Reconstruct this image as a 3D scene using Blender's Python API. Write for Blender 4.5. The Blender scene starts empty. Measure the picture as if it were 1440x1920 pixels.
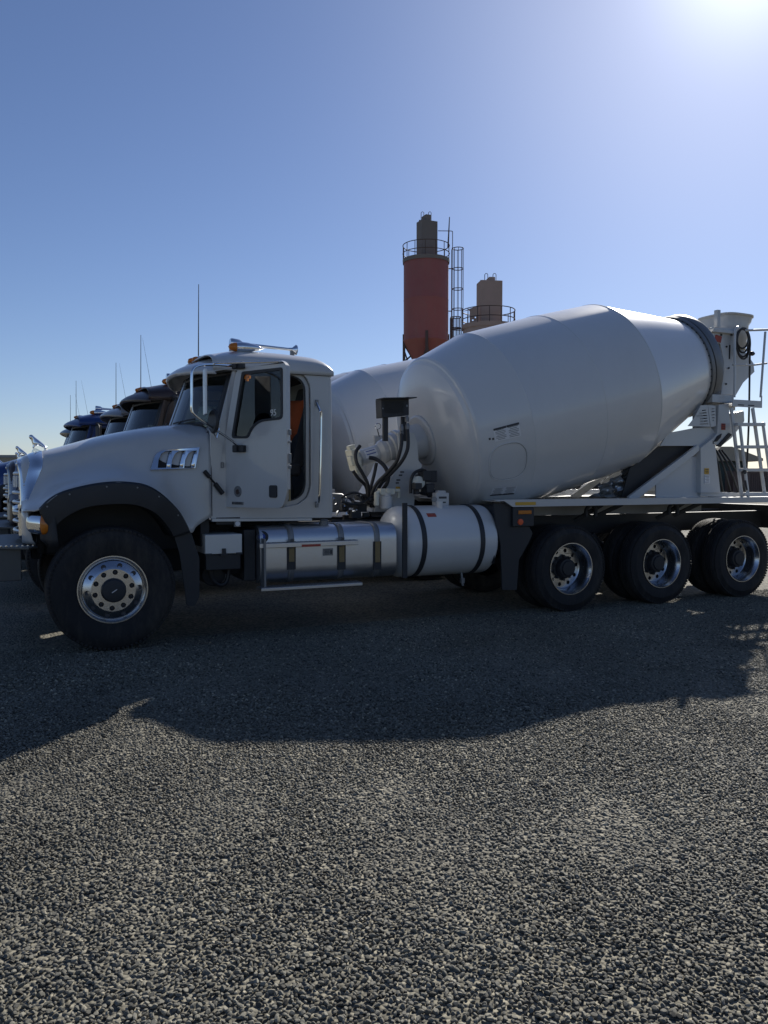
import bpy, bmesh, math, random
from math import sin, cos, radians as R, pi
from mathutils import Vector as V, Matrix, Quaternion
from mathutils.geometry import tessellate_polygon
random.seed(7)
S = bpy.context.scene; COL = S.collection

# ------------------------------------------------------------------ camera
CPOS = V((-.8375, -7.7376, 1.6045)); YAW = R(24.806); PIT = R(-2.447); FPX = 1514.
FW = V((sin(YAW)*cos(PIT), cos(YAW)*cos(PIT), sin(PIT))); RT = V((cos(YAW), -sin(YAW), 0)); UP = RT.cross(FW)
cd = bpy.data.cameras.new('camera'); cam = bpy.data.objects.new('camera', cd); COL.objects.link(cam)
cam.location = CPOS; cam.rotation_euler = (pi/2+PIT, 0, -YAW)
cd.sensor_fit = 'VERTICAL'; cd.sensor_height = 36; cd.lens = 36*FPX/1920; cd.clip_end = 6000; cd.clip_start = .05
S.camera = cam
def ray(px, py): return FW + RT*((px-720)/FPX) + UP*((960-py)/FPX)
def at(px, py, Y=None, X=None):          # world point on the plane Y=.. or X=.. seen at a survey mark of the photo
    d = ray(px, py); t = (Y-CPOS.y)/d.y if Y is not None else (X-CPOS.x)/d.x
    return CPOS + d*t
def XZ(pts, Y): return [(p.x, p.z) for p in (at(a, b, Y) for a, b in pts)]
def proj(P):
    d = P-CPOS; z = d.dot(FW); return 720+FPX*d.dot(RT)/z, 960-FPX*d.dot(UP)/z

# ------------------------------------------------------------------ materials
def mat(name, col, rough=.5, metal=0., var=.12, scale=6., bump=0., bscale=60., coat=0., spec=.5, dirt=0., rvar=.1):
    m = bpy.data.materials.new(name); m.use_nodes = True; nt = m.node_tree; N = nt.nodes; L = nt.links
    b = N['Principled BSDF']; b.inputs['Metallic'].default_value = metal
    b.inputs['Specular IOR Level'].default_value = spec
    b.inputs['Coat Weight'].default_value = coat; b.inputs['Coat Roughness'].default_value = .06
    tc = N.new('ShaderNodeTexCoord')
    n = N.new('ShaderNodeTexNoise'); n.inputs['Scale'].default_value = scale; n.inputs['Detail'].default_value = 6; n.inputs['Roughness'].default_value = .65
    L.new(tc.outputs['Object'], n.inputs['Vector'])
    mx = N.new('ShaderNodeMix'); mx.data_type = 'RGBA'
    c = list(col)
    mx.inputs['A'].default_value = [x*(1-var) for x in c]+[1]; mx.inputs['B'].default_value = [min(1, x*(1+var)) for x in c]+[1]
    L.new(n.outputs['Fac'], mx.inputs['Factor']); out = mx.outputs['Result']
    if dirt:
        n2 = N.new('ShaderNodeTexNoise'); n2.inputs['Scale'].default_value = 2.3; n2.inputs['Detail'].default_value = 9; n2.inputs['Roughness'].default_value = .75
        mp = N.new('ShaderNodeMapping'); mp.inputs['Scale'].default_value = (1, 1, .35); L.new(tc.outputs['Object'], mp.inputs['Vector']); L.new(mp.outputs['Vector'], n2.inputs['Vector'])
        cr = N.new('ShaderNodeValToRGB'); cr.color_ramp.elements[0].position = .45; cr.color_ramp.elements[1].position = .75
        L.new(n2.outputs['Fac'], cr.inputs['Fac'])
        m2 = N.new('ShaderNodeMix'); m2.data_type = 'RGBA'; ml = N.new('ShaderNodeMath'); ml.operation = 'MULTIPLY'; ml.inputs[1].default_value = dirt
        L.new(cr.outputs['Color'], ml.inputs[0]); L.new(ml.outputs[0], m2.inputs['Factor']); L.new(out, m2.inputs['A']); m2.inputs['B'].default_value = (.22, .19, .15, 1); out = m2.outputs['Result']
    L.new(out, b.inputs['Base Color'])
    mr = N.new('ShaderNodeMapRange'); mr.inputs['To Min'].default_value = max(.02, rough-rvar); mr.inputs['To Max'].default_value = min(1, rough+rvar)
    L.new(n.outputs['Fac'], mr.inputs['Value']); L.new(mr.outputs['Result'], b.inputs['Roughness'])
    if bump:
        n3 = N.new('ShaderNodeTexNoise'); n3.inputs['Scale'].default_value = bscale; n3.inputs['Detail'].default_value = 4; L.new(tc.outputs['Object'], n3.inputs['Vector'])
        bp = N.new('ShaderNodeBump'); bp.inputs['Strength'].default_value = bump; bp.inputs['Distance'].default_value = .01
        L.new(n3.outputs['Fac'], bp.inputs['Height']); L.new(bp.outputs['Normal'], b.inputs['Normal'])
    return m
M = {
 'paint': mat('white_paint', (.50, .505, .50), .32, var=.03, coat=.5, dirt=.10),
 'drum': mat('drum_paint', (.60, .605, .60), .33, var=.03, scale=1.2, coat=.55, dirt=.07, bump=.015, bscale=5),
 'black': mat('black_plastic', (.022, .024, .028), .55, var=.2, bump=.15, bscale=300),
 'dark': mat('dark_steel', (.02, .021, .024), .6, var=.35, bump=.2),
 'rubber': mat('rubber', (.018, .018, .02), .72, var=.3, scale=12, bump=.25, bscale=120, dirt=.3, spec=.3),
 'hose': mat('hose_rubber', (.016, .016, .018), .5, var=.2),
 'chrome': mat('chrome', (.78, .80, .82), .10, 1., var=.04, rvar=.05),
 'alu': mat('brushed_aluminium', (.56, .57, .59), .36, 1., var=.06, scale=20, bump=.05, bscale=90),
 'alud': mat('dull_aluminium', (.60, .60, .58), .55, .35, var=.06, scale=14),
 'dullchrome': mat('weathered_chrome', (.36, .37, .38), .3, .8, var=.1),
 'wheelm': mat('wheel_aluminium', (.50, .515, .54), .24, 1., var=.08, scale=14, dirt=.12),
 'bump': mat('bumper_steel', (.085, .09, .092), .5, .4, var=.15, scale=20),
 'galv': mat('dull_grey_steel', (.22, .225, .23), .5, .6, var=.15, scale=25),
 'brass': mat('worn_strap', (.20, .16, .09), .45, .7, var=.3, scale=30),
 'amber': mat('amber_lens', (.50, .15, .012), .2, var=.1),
 'red': mat('red_label', (.36, .06, .04), .5, var=.15, scale=40),
 'redlens': mat('red_lens', (.75, .10, .03), .25),
 'yellow': mat('yellow_label', (.62, .36, .04), .5, var=.12, scale=50),
 'label': mat('white_label', (.70, .70, .70), .5, var=.1, scale=60),
 'ink': mat('ink', (.05, .05, .055), .6),
 'blue': mat('blue_plastic', (.02, .06, .30), .4),
 'seat': mat('seat_cloth', (.05, .05, .055), .9, bump=.3),
 'jacket': mat('orange_cloth', (.50, .10, .03), .9, var=.25, bump=.5, bscale=25),
 'interior': mat('interior_trim', (.07, .07, .072), .8, var=.15),
 'cream': mat('pale_casting', (.58, .57, .48), .5, var=.15, scale=30),
 'film': mat('crumpled_sheet', (.30, .30, .30), .22, .6, var=.3, bump=.5, bscale=7, coat=.6),
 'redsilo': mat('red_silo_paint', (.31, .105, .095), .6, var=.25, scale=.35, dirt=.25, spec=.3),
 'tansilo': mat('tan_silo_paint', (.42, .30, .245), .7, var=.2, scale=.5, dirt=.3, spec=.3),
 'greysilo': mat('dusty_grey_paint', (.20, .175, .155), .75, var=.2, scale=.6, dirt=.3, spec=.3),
 'rust': mat('dark_rusty_steel', (.09, .06, .05), .7, var=.3),
 'roofing': mat('tan_roofing', (.33, .29, .22), .85, var=.2, scale=3),
 'green': mat('dark_green_cladding', (.035, .055, .05), .7, var=.2),
 'brown': mat('brown_cladding', (.13, .09, .075), .8, var=.2),
 'bark': mat('bark', (.10, .075, .06), .9, var=.2),
 'p_brown': mat('maroon_paint', (.028, .016, .015), .42, var=.05, coat=.15),
 'p_grey': mat('taupe_paint', (.19, .18, .172), .35, var=.05, coat=.4),
 'p_blue': mat('blue_paint', (.008, .034, .145), .40, var=.05, coat=.2),
 'p_slate': mat('slate_paint', (.06, .075, .085), .35, var=.05, coat=.4),
}
def glassmat():
    m = bpy.data.materials.new('window_glass'); m.use_nodes = True; nt = m.node_tree; N = nt.nodes; L = nt.links
    N.remove(N['Principled BSDF']); o = N['Material Output']
    t = N.new('ShaderNodeBsdfTransparent'); t.inputs[0].default_value = (.62, .70, .70, 1)
    g = N.new('ShaderNodeBsdfGlossy'); g.inputs['Roughness'].default_value = .02; g.inputs['Color'].default_value = (.9, .9, .9, 1)
    f = N.new('ShaderNodeFresnel'); f.inputs['IOR'].default_value = 1.5
    n = N.new('ShaderNodeTexNoise'); n.inputs['Scale'].default_value = 8
    a = N.new('ShaderNodeMath'); a.operation = 'MULTIPLY_ADD'; a.inputs[1].default_value = .03; L.new(n.outputs['Fac'], a.inputs[0]); L.new(f.outputs[0], a.inputs[2])
    x = N.new('ShaderNodeMixShader'); L.new(a.outputs[0], x.inputs[0]); L.new(t.outputs[0], x.inputs[1]); L.new(g.outputs[0], x.inputs[2]); L.new(x.outputs[0], o.inputs['Surface'])
    return m
M['glass'] = glassmat()

# ------------------------------------------------------------------ mesh kit
def catmull(pts, n=6, closed=False):
    P = [V(p) for p in pts]; k = len(P); out = []
    for i in range(k if closed else k-1):
        p0 = P[(i-1) % k] if closed or i else P[0]*2-P[1]
        p1 = P[i]; p2 = P[(i+1) % k]; p3 = P[(i+2) % k] if closed or i+2 < k else P[-1]*2-P[-2]
        for j in range(n):
            t = j/n
            out.append(.5*((2*p1)+(p2-p0)*t+(2*p0-5*p1+4*p2-p3)*t*t+(3*p1-p0-3*p2+p3)*t**3))
    if not closed: out.append(P[-1])
    return out
def fillet(pts, r, n=4):
    out = []; k = len(pts)
    for i in range(k):
        a, b, c = V(pts[i-1]), V(pts[i]), V(pts[(i+1) % k]); rr = r[i] if isinstance(r, (list, tuple)) else r
        u = a-b; w = c-b; rr = min(rr, u.length*.49, w.length*.49)
        if rr < 1e-4: out.append(tuple(b)); continue
        p = b+u.normalized()*rr; q = b+w.normalized()*rr
        for j in range(n+1):
            t = j/n; z = p*(1-t)**2+b*2*t*(1-t)+q*t*t; out.append(tuple(z))
    return out
class MB:
    def __init__(s): s.v = []; s.f = []
    def add(s, v, f):
        o = len(s.v); s.v += [tuple(p) for p in v]; s.f += [tuple(i+o for i in q) for q in f]; return s
    def box(s, x0, x1, y0, y1, z0, z1):
        return s.add([(x, y, z) for x in (x0, x1) for y in (y0, y1) for z in (z0, z1)], [(0, 1, 3, 2), (4, 6, 7, 5), (0, 4, 5, 1), (2, 3, 7, 6), (0, 2, 6, 4), (1, 5, 7, 3)])
    def obox(s, c, a, b, d):       # centre and three half-axis vectors
        c = V(c); a = V(a); b = V(b); d = V(d)
        return s.add([c+a*i+b*j+d*k for i in (-1, 1) for j in (-1, 1) for k in (-1, 1)], [(0, 1, 3, 2), (4, 6, 7, 5), (0, 4, 5, 1), (2, 3, 7, 6), (0, 2, 6, 4), (1, 5, 7, 3)])
    def bar(s, p, q, w, h, up=(0, 1, 0)):
        p = V(p); q = V(q); d = q-p; u = V(up); a = d.cross(u).normalized(); b = a.cross(d).normalized()
        return s.obox((p+q)/2, d/2, a*w/2, b*h/2)
    def tube(s, pts, r, n=10, closed=False, caps=True):
        P = [V(p) for p in pts]; k = len(P); rr = r if isinstance(r, (list, tuple)) else [r]*k
        T = []
        for i in range(k):
            a = P[(i-1) % k] if closed or i else P[i]; b = P[(i+1) % k] if closed or i < k-1 else P[i]
            T.append((b-a).normalized())
        u = T[0].orthogonal().normalized(); vs = []
        for i in range(k):
            if i: u = (T[i-1].rotation_difference(T[i]) @ u); u = (u-T[i]*u.dot(T[i])).normalized()
            w = T[i].cross(u)
            vs += [P[i]+(u*cos(2*pi*j/n)+w*sin(2*pi*j/n))*rr[i] for j in range(n)]
        fs = [(i*n+j, i*n+(j+1) % n, (i+1) % k*n+(j+1) % n, (i+1) % k*n+j) for i in range(k if closed else k-1) for j in range(n)]
        if caps and not closed: fs += [tuple(range(n))[::-1], tuple(range((k-1)*n, k*n))]
        return s.add(vs, fs)
    def cyl(s, p, q, r, n=24): return s.tube([p, q], r, n)
    def lathe(s, o, ax, prof, n=48, a0=0, a1=2*pi):
        o = V(o); ax = V(ax).normalized(); u = ax.orthogonal().normalized(); w = ax.cross(u); full = abs(a1-a0-2*pi) < 1e-6
        m = n if full else n+1; vs = []; idx = []
        for sp, r in prof:
            if r < 1e-5: idx.append([len(vs)]); vs.append(o+ax*sp); continue
            idx.append(list(range(len(vs), len(vs)+m)))
            vs += [o+ax*sp+(u*cos(a0+(a1-a0)*j/n)+w*sin(a0+(a1-a0)*j/n))*r for j in range(m)]
        fs = []
        for a, b in zip(idx, idx[1:]):
            for j in range(n):
                k = (j+1) % m if full else j+1
                if len(a) == 1 and len(b) == 1: continue
                if len(a) == 1: fs.append((a[0], b[j], b[k]))
                elif len(b) == 1: fs.append((a[j], b[0], a[k]))
                else: fs.append((a[j], b[j], b[k], a[k]))
        return s.add(vs, fs)
    def plate(s, outer, holes=(), w0=0, w1=.01, mp=None):
        mp = mp or (lambda u, v, w: (u, w, v))
        loops = [list(outer)]+[list(h) for h in holes]; flat = [p for l in loops for p in l]; n = len(flat)
        tris = tessellate_polygon([[V((p[0], p[1], 0)) for p in l] for l in loops])
        vs = [mp(p[0], p[1], w0) for p in flat]+[mp(p[0], p[1], w1) for p in flat]
        fs = [tuple(t) for t in tris]+[tuple(i+n for i in t)[::-1] for t in tris]; o = 0
        for l in loops:
            k = len(l); fs += [(o+i, o+(i+1) % k, o+(i+1) % k+n, o+i+n) for i in range(k)]; o += k
        return s.add(vs, fs)
    def grid(s, rows, closed=False):
        n = len(rows[0]); vs = [p for r in rows for p in r]
        return s.add(vs, [(i*n+j, i*n+(j+1) % n, (i+1)*n+(j+1) % n, (i+1)*n+j) for i in range(len(rows)-1) for j in range(n if closed else n-1)])
    def build(s, name, m, parent=None, bevel=0, solid=0, sub=0, ang=32, recalc=True):
        me = bpy.data.meshes.new(name); me.from_pydata(s.v, [], s.f); bm = bmesh.new(); bm.from_mesh(me)
        bmesh.ops.remove_doubles(bm, verts=bm.verts, dist=1e-5)
        if recalc: bmesh.ops.recalc_face_normals(bm, faces=bm.faces)
        for f in bm.faces: f.smooth = True
        for e in bm.edges:
            if len(e.link_faces) == 2 and e.calc_face_angle(0) > R(ang): e.smooth = False
        bm.to_mesh(me); bm.free(); me.materials.append(M[m] if isinstance(m, str) else m)
        o = bpy.data.objects.new(name, me); COL.objects.link(o)
        if solid: k = o.modifiers.new('solid', 'SOLIDIFY'); k.thickness = solid; k.offset = 0
        if bevel: k = o.modifiers.new('bevel', 'BEVEL'); k.width = bevel; k.segments = 2; k.limit_method = 'ANGLE'; k.angle_limit = R(40); k.harden_normals = True
        if sub: k = o.modifiers.new('sub', 'SUBSURF'); k.levels = sub; k.render_levels = sub
        if parent is not None: o.parent = parent
        return o
def tag(o, label=None, cat=None, group=None, kind=None):
    for k, v in (('label', label), ('category', cat), ('group', group), ('kind', kind)):
        if v: o[k] = v
    return o
def empty(name, loc=(0, 0, 0), rz=0):
    o = bpy.data.objects.new(name, None); COL.objects.link(o); o.location = loc; o.rotation_euler = (0, 0, rz); o.empty_display_size = .3; return o
def kids(o): return [c for c in bpy.data.objects if c.parent == o]
def text(s, size, mtx, m, name, parent, ext=.001):
    cu = bpy.data.curves.new(name, 'FONT'); cu.body = s; cu.size = size; cu.extrude = ext; cu.align_x = 'CENTER'; cu.align_y = 'CENTER'
    t = bpy.data.objects.new(name, cu); COL.objects.link(t); bpy.context.view_layer.update()
    me = bpy.data.meshes.new_from_object(t.evaluated_get(bpy.context.evaluated_depsgraph_get())); bpy.data.objects.remove(t)
    me.transform(mtx); me.materials.clear(); me.materials.append(M[m]); o = bpy.data.objects.new(name, me); COL.objects.link(o); o.parent = parent; return o
CY = 1.22
def mirY(p): return (p[0], 2*CY-p[1], p[2])

# ================================================================== THE MIXER TRUCK (x to the rear, near side y = 0)
T = empty('mixer_truck'); PAINTED = []
def painted(o): PAINTED.append(o.name); return o
# ---- hood
HS = [
 (-.745, [(1.22, 1.785), (.98, 1.775), (.82, 1.70), (.745, 1.54), (.62, 1.38), (.44, 1.31), (.34, 1.29)]),
 (-.70, [(1.22, 1.82), (.95, 1.81), (.77, 1.73), (.69, 1.55), (.54, 1.40), (.32, 1.33), (.24, 1.30)]),
 (-.60, [(1.22, 1.855), (.92, 1.84), (.72, 1.76), (.62, 1.58), (.44, 1.44), (.20, 1.36), (.12, 1.32)]),
 (-.41, [(1.22, 1.905), (.88, 1.885), (.63, 1.81), (.53, 1.66), (.34, 1.56), (.12, 1.50), (.05, 1.465)]),
 (0, [(1.22, 2.03), (.78, 2.00), (.52, 1.93), (.43, 1.80), (.27, 1.68), (.08, 1.60), (.02, 1.555)]),
 (.24, [(1.22, 2.085), (.74, 2.06), (.46, 1.98), (.35, 1.84), (.25, 1.68), (.09, 1.57), (.02, 1.52)]),
 (.46, [(1.22, 2.13), (.70, 2.10), (.42, 2.02), (.30, 1.88), (.225, 1.70), (.11, 1.52), (.035, 1.42)]),
 (.60, [(1.22, 2.15), (.68, 2.12), (.38, 2.04), (.265, 1.90), (.21, 1.66), (.15, 1.42), (.07, 1.27)]),
 (.73, [(1.22, 2.155), (.66, 2.135), (.36, 2.05), (.24, 1.92), (.20, 1.62), (.17, 1.30), (.11, 1.075)]),
 (.80, [(1.22, 2.16), (.65, 2.14), (.35, 2.05), (.23, 1.925), (.20, 1.62), (.185, 1.34), (.16, 1.13)]),
 (.955, [(1.22, 2.165), (.64, 2.145), (.34, 2.06), (.225, 1.93), (.20, 1.62), (.20, 1.38), (.20, 1.225)]),
]
rows = []
nP = len(HS[0][1])
cols = [catmull([(x, p[j][0], p[j][1]) for x, p in HS], 5) for j in range(nP)]
for i in range(len(cols[0])):
    half = catmull([c[i] for c in cols], 4)
    rows.append([tuple(p) for p in half[::-1]] + [mirY(p) for p in half[1:]])
def hood_side(px, py):   # near-side hood surface point under a survey mark (nearest grid vertex in the picture)
    best = min((p for r in rows for p in r[:len(r)//2]), key=lambda p: (proj(V(p))[0]-px)**2+(proj(V(p))[1]-py)**2)
    return V(best)
mb = MB().grid(rows)
hood = painted(mb.build('hood', 'paint', T, solid=.012, ang=50))
# crease and rear gap seam
def ribbon_tube(pts, r, name, m, parent): return MB().tube(pts, r, 6).build(name, m, parent)
# ---- wheel-arch flares + liners
FO = [(74, 958), (92, 940), (119, 925), (167, 912.5), (211, 907), (250, 908.5), (278, 915), (305.5, 932), (333, 958), (348, 980), (358, 999)]
FI = [(97, 1003), (106, 985), (128, 966), (160, 951), (200, 945), (240, 944.5), (268, 950), (292, 962), (309, 978), (320, 992), (329, 1008)]
fo = catmull([at(a, b, .05) for a, b in FO], 4); fi = catmull([at(a, b, .05) for a, b in FI], 4)
def edgeY(x):    # lateral position of the fender lip
    tab = [(-.745, .34), (-.70, .24), (-.6, .12), (-.41, .05), (0, .02), (.24, .02), (.46, .035), (.6, .07), (.73, .11), (.8, .16)]
    for (a, ya), (b, yb) in zip(tab, tab[1:]):
        if x <= b: t = max(0, (x-a)/(b-a)); return ya+(yb-ya)*t
    return .16
for side in (0, 1):
    f = (lambda p: tuple(p)) if side == 0 else mirY
    rws = []
    for a, b in zip(fo, fi):
        y = edgeY(a.x); m_ = a.lerp(b, .5)
        rws.append([f((a.x, y+.004, a.z+.02)), f((a.x, y-.012, a.z)), f((m_.x, y-.02, m_.z)), f((b.x, y-.008, b.z)), f((b.x, y+.03, b.z-.004)), f((b.x*.98, .62, b.z))])
    o = MB().grid(rws).build('fender_flare', 'black', T, solid=.006)
    if side == 0:
        g = MB()
        for i in range(3, len(fo)-2, 6):
            p = fo[i].lerp(fi[i], .13); y = edgeY(fo[i].x)-.016
            g.lathe((p.x, y-.008, p.z), (0, 1, 0), [(0, 0), (0, .007), (.01, .009)], 10)
        g.build('screw', 'galv', o)
# rear splash flap of the arch
for f in ((lambda u, v, w: (u, w, v)), (lambda u, v, w: (u, 2*CY-w, v))):
    MB().plate(fillet(XZ([(326, 1003), (359, 999), (374, 1047), (374, 1118), (366, 1136), (350, 1136), (347, 1110), (337, 1040)], .12), .02), w0=.12, w1=.14, mp=f).build('splash_flap', 'black', T, bevel=.004)
# rubber hood latch strap and vents
a, b = at(383, 883, .17), at(416, 922, .165)
mb = MB(); mb.tube([a, a.lerp(b, .3)], .022, 10); mb.tube([a.lerp(b, .25), a.lerp(b, .7)], .010, 8); mb.tube([a.lerp(b, .6), b+V((.01, 0, -.02))], .024, 10)
mb.build('hood_latch', 'hose', T, bevel=.004)
# chrome side vent: frame, three scoops, dark openings
vy = .245
vent = MB()
out = XZ([(280, 881), (291, 852), (302, 844.5), (372, 839), (363, 878), (280, 881)][:-1], vy)
oc = fillet(out, [.0, .05, .05, .0, .0])
VQ = []
def slot(x0, x1, dx):      # slanted opening in the vent, left edge curved
    return XZ([(x0, 877.5), (x0+2.5, 862), (x0+8, 851), (x0+15, 846.5), (x1+dx, 845), (x1, 877)], vy)
def vmap(u, v, w): return (u, w-.10*(v-1.75)*0, v)
holes = []
for x0, x1 in ((294, 316.5), (318.5, 340.5), (342.5, 361.5)):
    holes.append(slot(x0, x1, 5.5))
def hoody(x, z):      # lateral position of the near hood side at (x, z)
    rr_ = [r[:len(r)//2+1] for r in rows]; i = max(j for j in range(len(rr_)-1) if rr_[j][0][0] <= x); res = []
    for r in (rr_[i], rr_[i+1]):
        y = r[0][1]
        for a, b in zip(r, r[1:]):
            if min(a[2], b[2]) <= z <= max(a[2], b[2]) and abs(b[2]-a[2]) > 1e-6: y = a[1]+(b[1]-a[1])*(z-a[2])/(b[2]-a[2])
        res.append(y)
    t = (x-rr_[i][0][0])/max(1e-6, rr_[i+1][0][0]-rr_[i][0][0]); return res[0]+(res[1]-res[0])*t
def lean(u, v, w):   # follow the hood side; w = vy is 38 mm proud of it
    return (u, hoody(u, v)-.038+(w-vy), v)
vo = vent.plate(oc, holes, vy, vy+.02, lean).build('hood_vent', 'chrome', T, bevel=.003)
MB().plate([(p[0], p[1]) for p in oc], (), vy+.024, vy+.028, lean).build('vent_recess', 'rubber', vo)
sc = MB()
for h in holes:   # bright scooped blades filling the right part of each opening
    l = [(h[5][0], h[5][1]), (h[4][0], h[4][1])]
    wdt = .040
    r1 = []; r2 = []
    for k in range(5):
        t = k/4; x = l[0][0]+(l[1][0]-l[0][0])*t; z = l[0][1]+(l[1][1]-l[0][1])*t; r1.append(lean(x, z, vy+.004)); r2.append(lean(x-wdt*(1-.35*t*t), z-.004, vy+.022))
    mid = [tuple((V(a)*.5+V(b)*.5)+V((0, .004, 0))) for a, b in zip(r1, r2)]
    sc.grid([r1, mid, r2])
sc.build('vent_blade', 'chrome', vo, solid=.002)
# ---- grille
gz0, gz1 = 1.03, 1.745
def gx(y): return -.828+.48*(y-CY)**2
def gpt(y, z, off=0): # grille face leans back towards the top
    return (gx(y)+off+.05*max(0, (z-1.6))/.24-.0, y, z)
gr = MB()
hw = .40
def surr(z): return hw-.10*max(0, (z-1.55)/.29)**2+.02*max(0, (1.25-z)/.2)
def hoodz(x, y):      # height of the hood top at (x, y)
    rr_ = [r[:len(r)//2+1] for r in rows]; x = max(x, rr_[0][0][0]); i = max(j for j in range(len(rr_)-1) if rr_[j][0][0] <= x); res = []
    y = y if y <= CY else 2*CY-y
    for r in (rr_[i], rr_[i+1]):
        z = r[0][2]
        for a, b in zip(r, r[1:]):
            if a[1] <= y <= b[1]: z = a[2]+(b[2]-a[2])*(y-a[1])/max(1e-6, b[1]-a[1])
        res.append(z)
    t = (x-rr_[i][0][0])/max(1e-6, rr_[i+1][0][0]-rr_[i][0][0]); return res[0]+(res[1]-res[0])*t
sr = []
XB = [(1.03, -.735), (1.30, -.715), (1.38, -.695), (1.50, -.645), (1.60, -.60), (1.70, -.56), (1.80, -.545)]
for k in range(29):
    z = gz0+(gz1-gz0)*k/28; h = surr(z); x0 = gx(CY-h); xb = next((a[1]+(b[1]-a[1])*(z-a[0])/(b[0]-a[0]) for a, b in zip(XB, XB[1:]) if z <= b[0]), -.55)
    if z < 1.30: ys_ = [.74-.0*z, .70, .68]; xs_ = [-.772, -.765, -.745]
    else:
        xs_ = [-.7449, -.7449+(xb+.745)*.45, xb]; ys_ = [hoody(x, z)-.010 for x in xs_]
        bl = min(1, (z-1.30)/.08); xs_ = [a+(b-a)*bl for a, b in zip((-.772, -.765, -.745), xs_)]; ys_ = [a+(b-a)*bl for a, b in zip((.74, .70, .68), ys_)]
    row = [(x0+.05, CY-h+.035, z), (x0-.002, CY-h+.022, z), (x0-.006, CY-h+.0, z)]
    mid = (V(row[-1])+V((xs_[0], ys_[0], z)))/2; row.append((mid.x-.004, mid.y-.004, z))
    row += [(x, y, z) for x, y in zip(xs_, ys_)]; sr.append(row)
left = sr; right = [[mirY(p) for p in r] for r in sr]
gr.grid(left); gr.grid(right)
tr = []
for k in range(25):
    t = k/24; row = []
    for e in left[-1]:
        y = CY+(e[1]-CY)*cos(pi*t); xc = max(e[0], -.744)
        row.append((e[0], y, hoodz(xc, y)+(e[2]-hoodz(xc, e[1]))*(abs(cos(pi*t))**2)+.010*(1-cos(pi*t)**2)-(.0 if e[0] > -.745 else (.745+e[0])*-.6*(1-cos(pi*t)**2))))
    tr.append(row)
gr.grid(tr)
grl = gr.build('grille_surround', 'chrome', T, solid=.006, ang=45)
mb = MB()
for k in range(8):
    z = gz0+.05+k*.094; h = surr(z)-.035
    pts = [(gx(CY-h+2*h*i/8)+.02+.06*max(0, (z-1.60))/.24, CY-h+2*h*i/8, z) for i in range(9)]
    if k == 5: continue
    mb.tube(pts, .019, 8)
mb.build('grille_bar', 'alu', T)
k = 5; mb = MB(); z = gz0+.05+5*.094
for i in range(8):
    y0 = CY-.36+.09*i; mb.obox((gx(y0+.045)+.018, y0+.045, z+.015), (.006, 0, 0), (0, .046, 0), (0, 0, .055))
mb.build('badge_bar', 'alu', T)
mb = MB(); rws = []
for k in range(9):
    y = CY-.42+.84*k/8; rws.append([(gx(y)+.09, y, gz0), (gx(y)+.14, y, gz1-.04)])
mb.grid(rws).build('grille_mesh', 'ink', T, solid=.01)
# ---- fender fronts + headlights
for side in (0, 1):
    f = (lambda p: tuple(p)) if side == 0 else mirY
    A_ = [at(53, 963, .32), at(66, 963, .22), at(82, 964, .14), at(90, 979, .10), at(88, 991, .11), at(77, 1003, .16), at(64, 1003, .24), at(53, 1003, .33)]
    # painted nose panel below the hood, round the lamp
    prow = []
    for z, k in ((1.315, 0), (1.2, .02), (1.1, .03), (1.03, .06), (.99, .11)):
        prow.append([f(p) for p in ((-.74, .70+k*.2, z), (-.745, .55+k*.3, z), (-.73+k*.2, .42+k*.2, z), (-.695+k*.5, .29+k*.5, z))])
    prow[0] = [f(p) for p in ((-.74, .70, 1.42), (-.745, .60, 1.375), (-.745, .44, 1.315), (-.71, .27, 1.315))]
    painted(MB().grid(prow).build('fender_nose', 'paint', T, solid=.01))
    PU = catmull([(-.715, .345, 0), (-.665, .275, 0), (-.61, .205, 0), (-.565, .150, 0), (-.530, .112, 0)], 8)
    def lampatch(u0, u1, n, off):
        rr_ = []
        for i in range(n+1):
            u = u0+(u1-u0)*i/n; q = u*(len(PU)-1); a_ = PU[int(q)]; b_ = PU[min(len(PU)-1, int(q)+1)]; p = a_.lerp(b_, q-int(q))
            hh = .092*max(.0, 1-abs(2*u-1)**3.5)**(1/2.2); zc_ = 1.190-.012*u
            row = []
            for j in range(9):
                t = -1+2*j/8; bul = (.030*(1-t*t)*max(0, 1-(2*u-1)**4)+off)
                row.append(f((p.x-.62*bul, p.y-.78*bul, zc_+hh*t)))
            rr_.append(row)
        return rr_
    h = MB().grid(lampatch(0, .64, 12, .004)).build('headlight', 'chrome', T, solid=.004, ang=60)
    MB().grid(lampatch(.645, 1, 8, .006)).build('turn_lamp', 'amber', h, solid=.004, ang=60)
    MB().grid(lampatch(-.02, 1.02, 14, -.012)).build('lamp_housing', 'black', h, solid=.004, ang=60)
    # black corner filler between lamp and flare
    rws = []
    for z in (1.31, 1.25, 1.15, 1.05, .985):
        w = .0 if z > 1.0 else .06
        rws.append([f((-.60+w, .20+w, z-.004)), f((-.56+w*.6, .15, z)), f((-.52, .10, z)), f((-.485+max(0, (1.31-z))*.1, .075, z))])
    MB().grid(rws).build('fender_corner', 'black', T, solid=.012)
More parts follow.
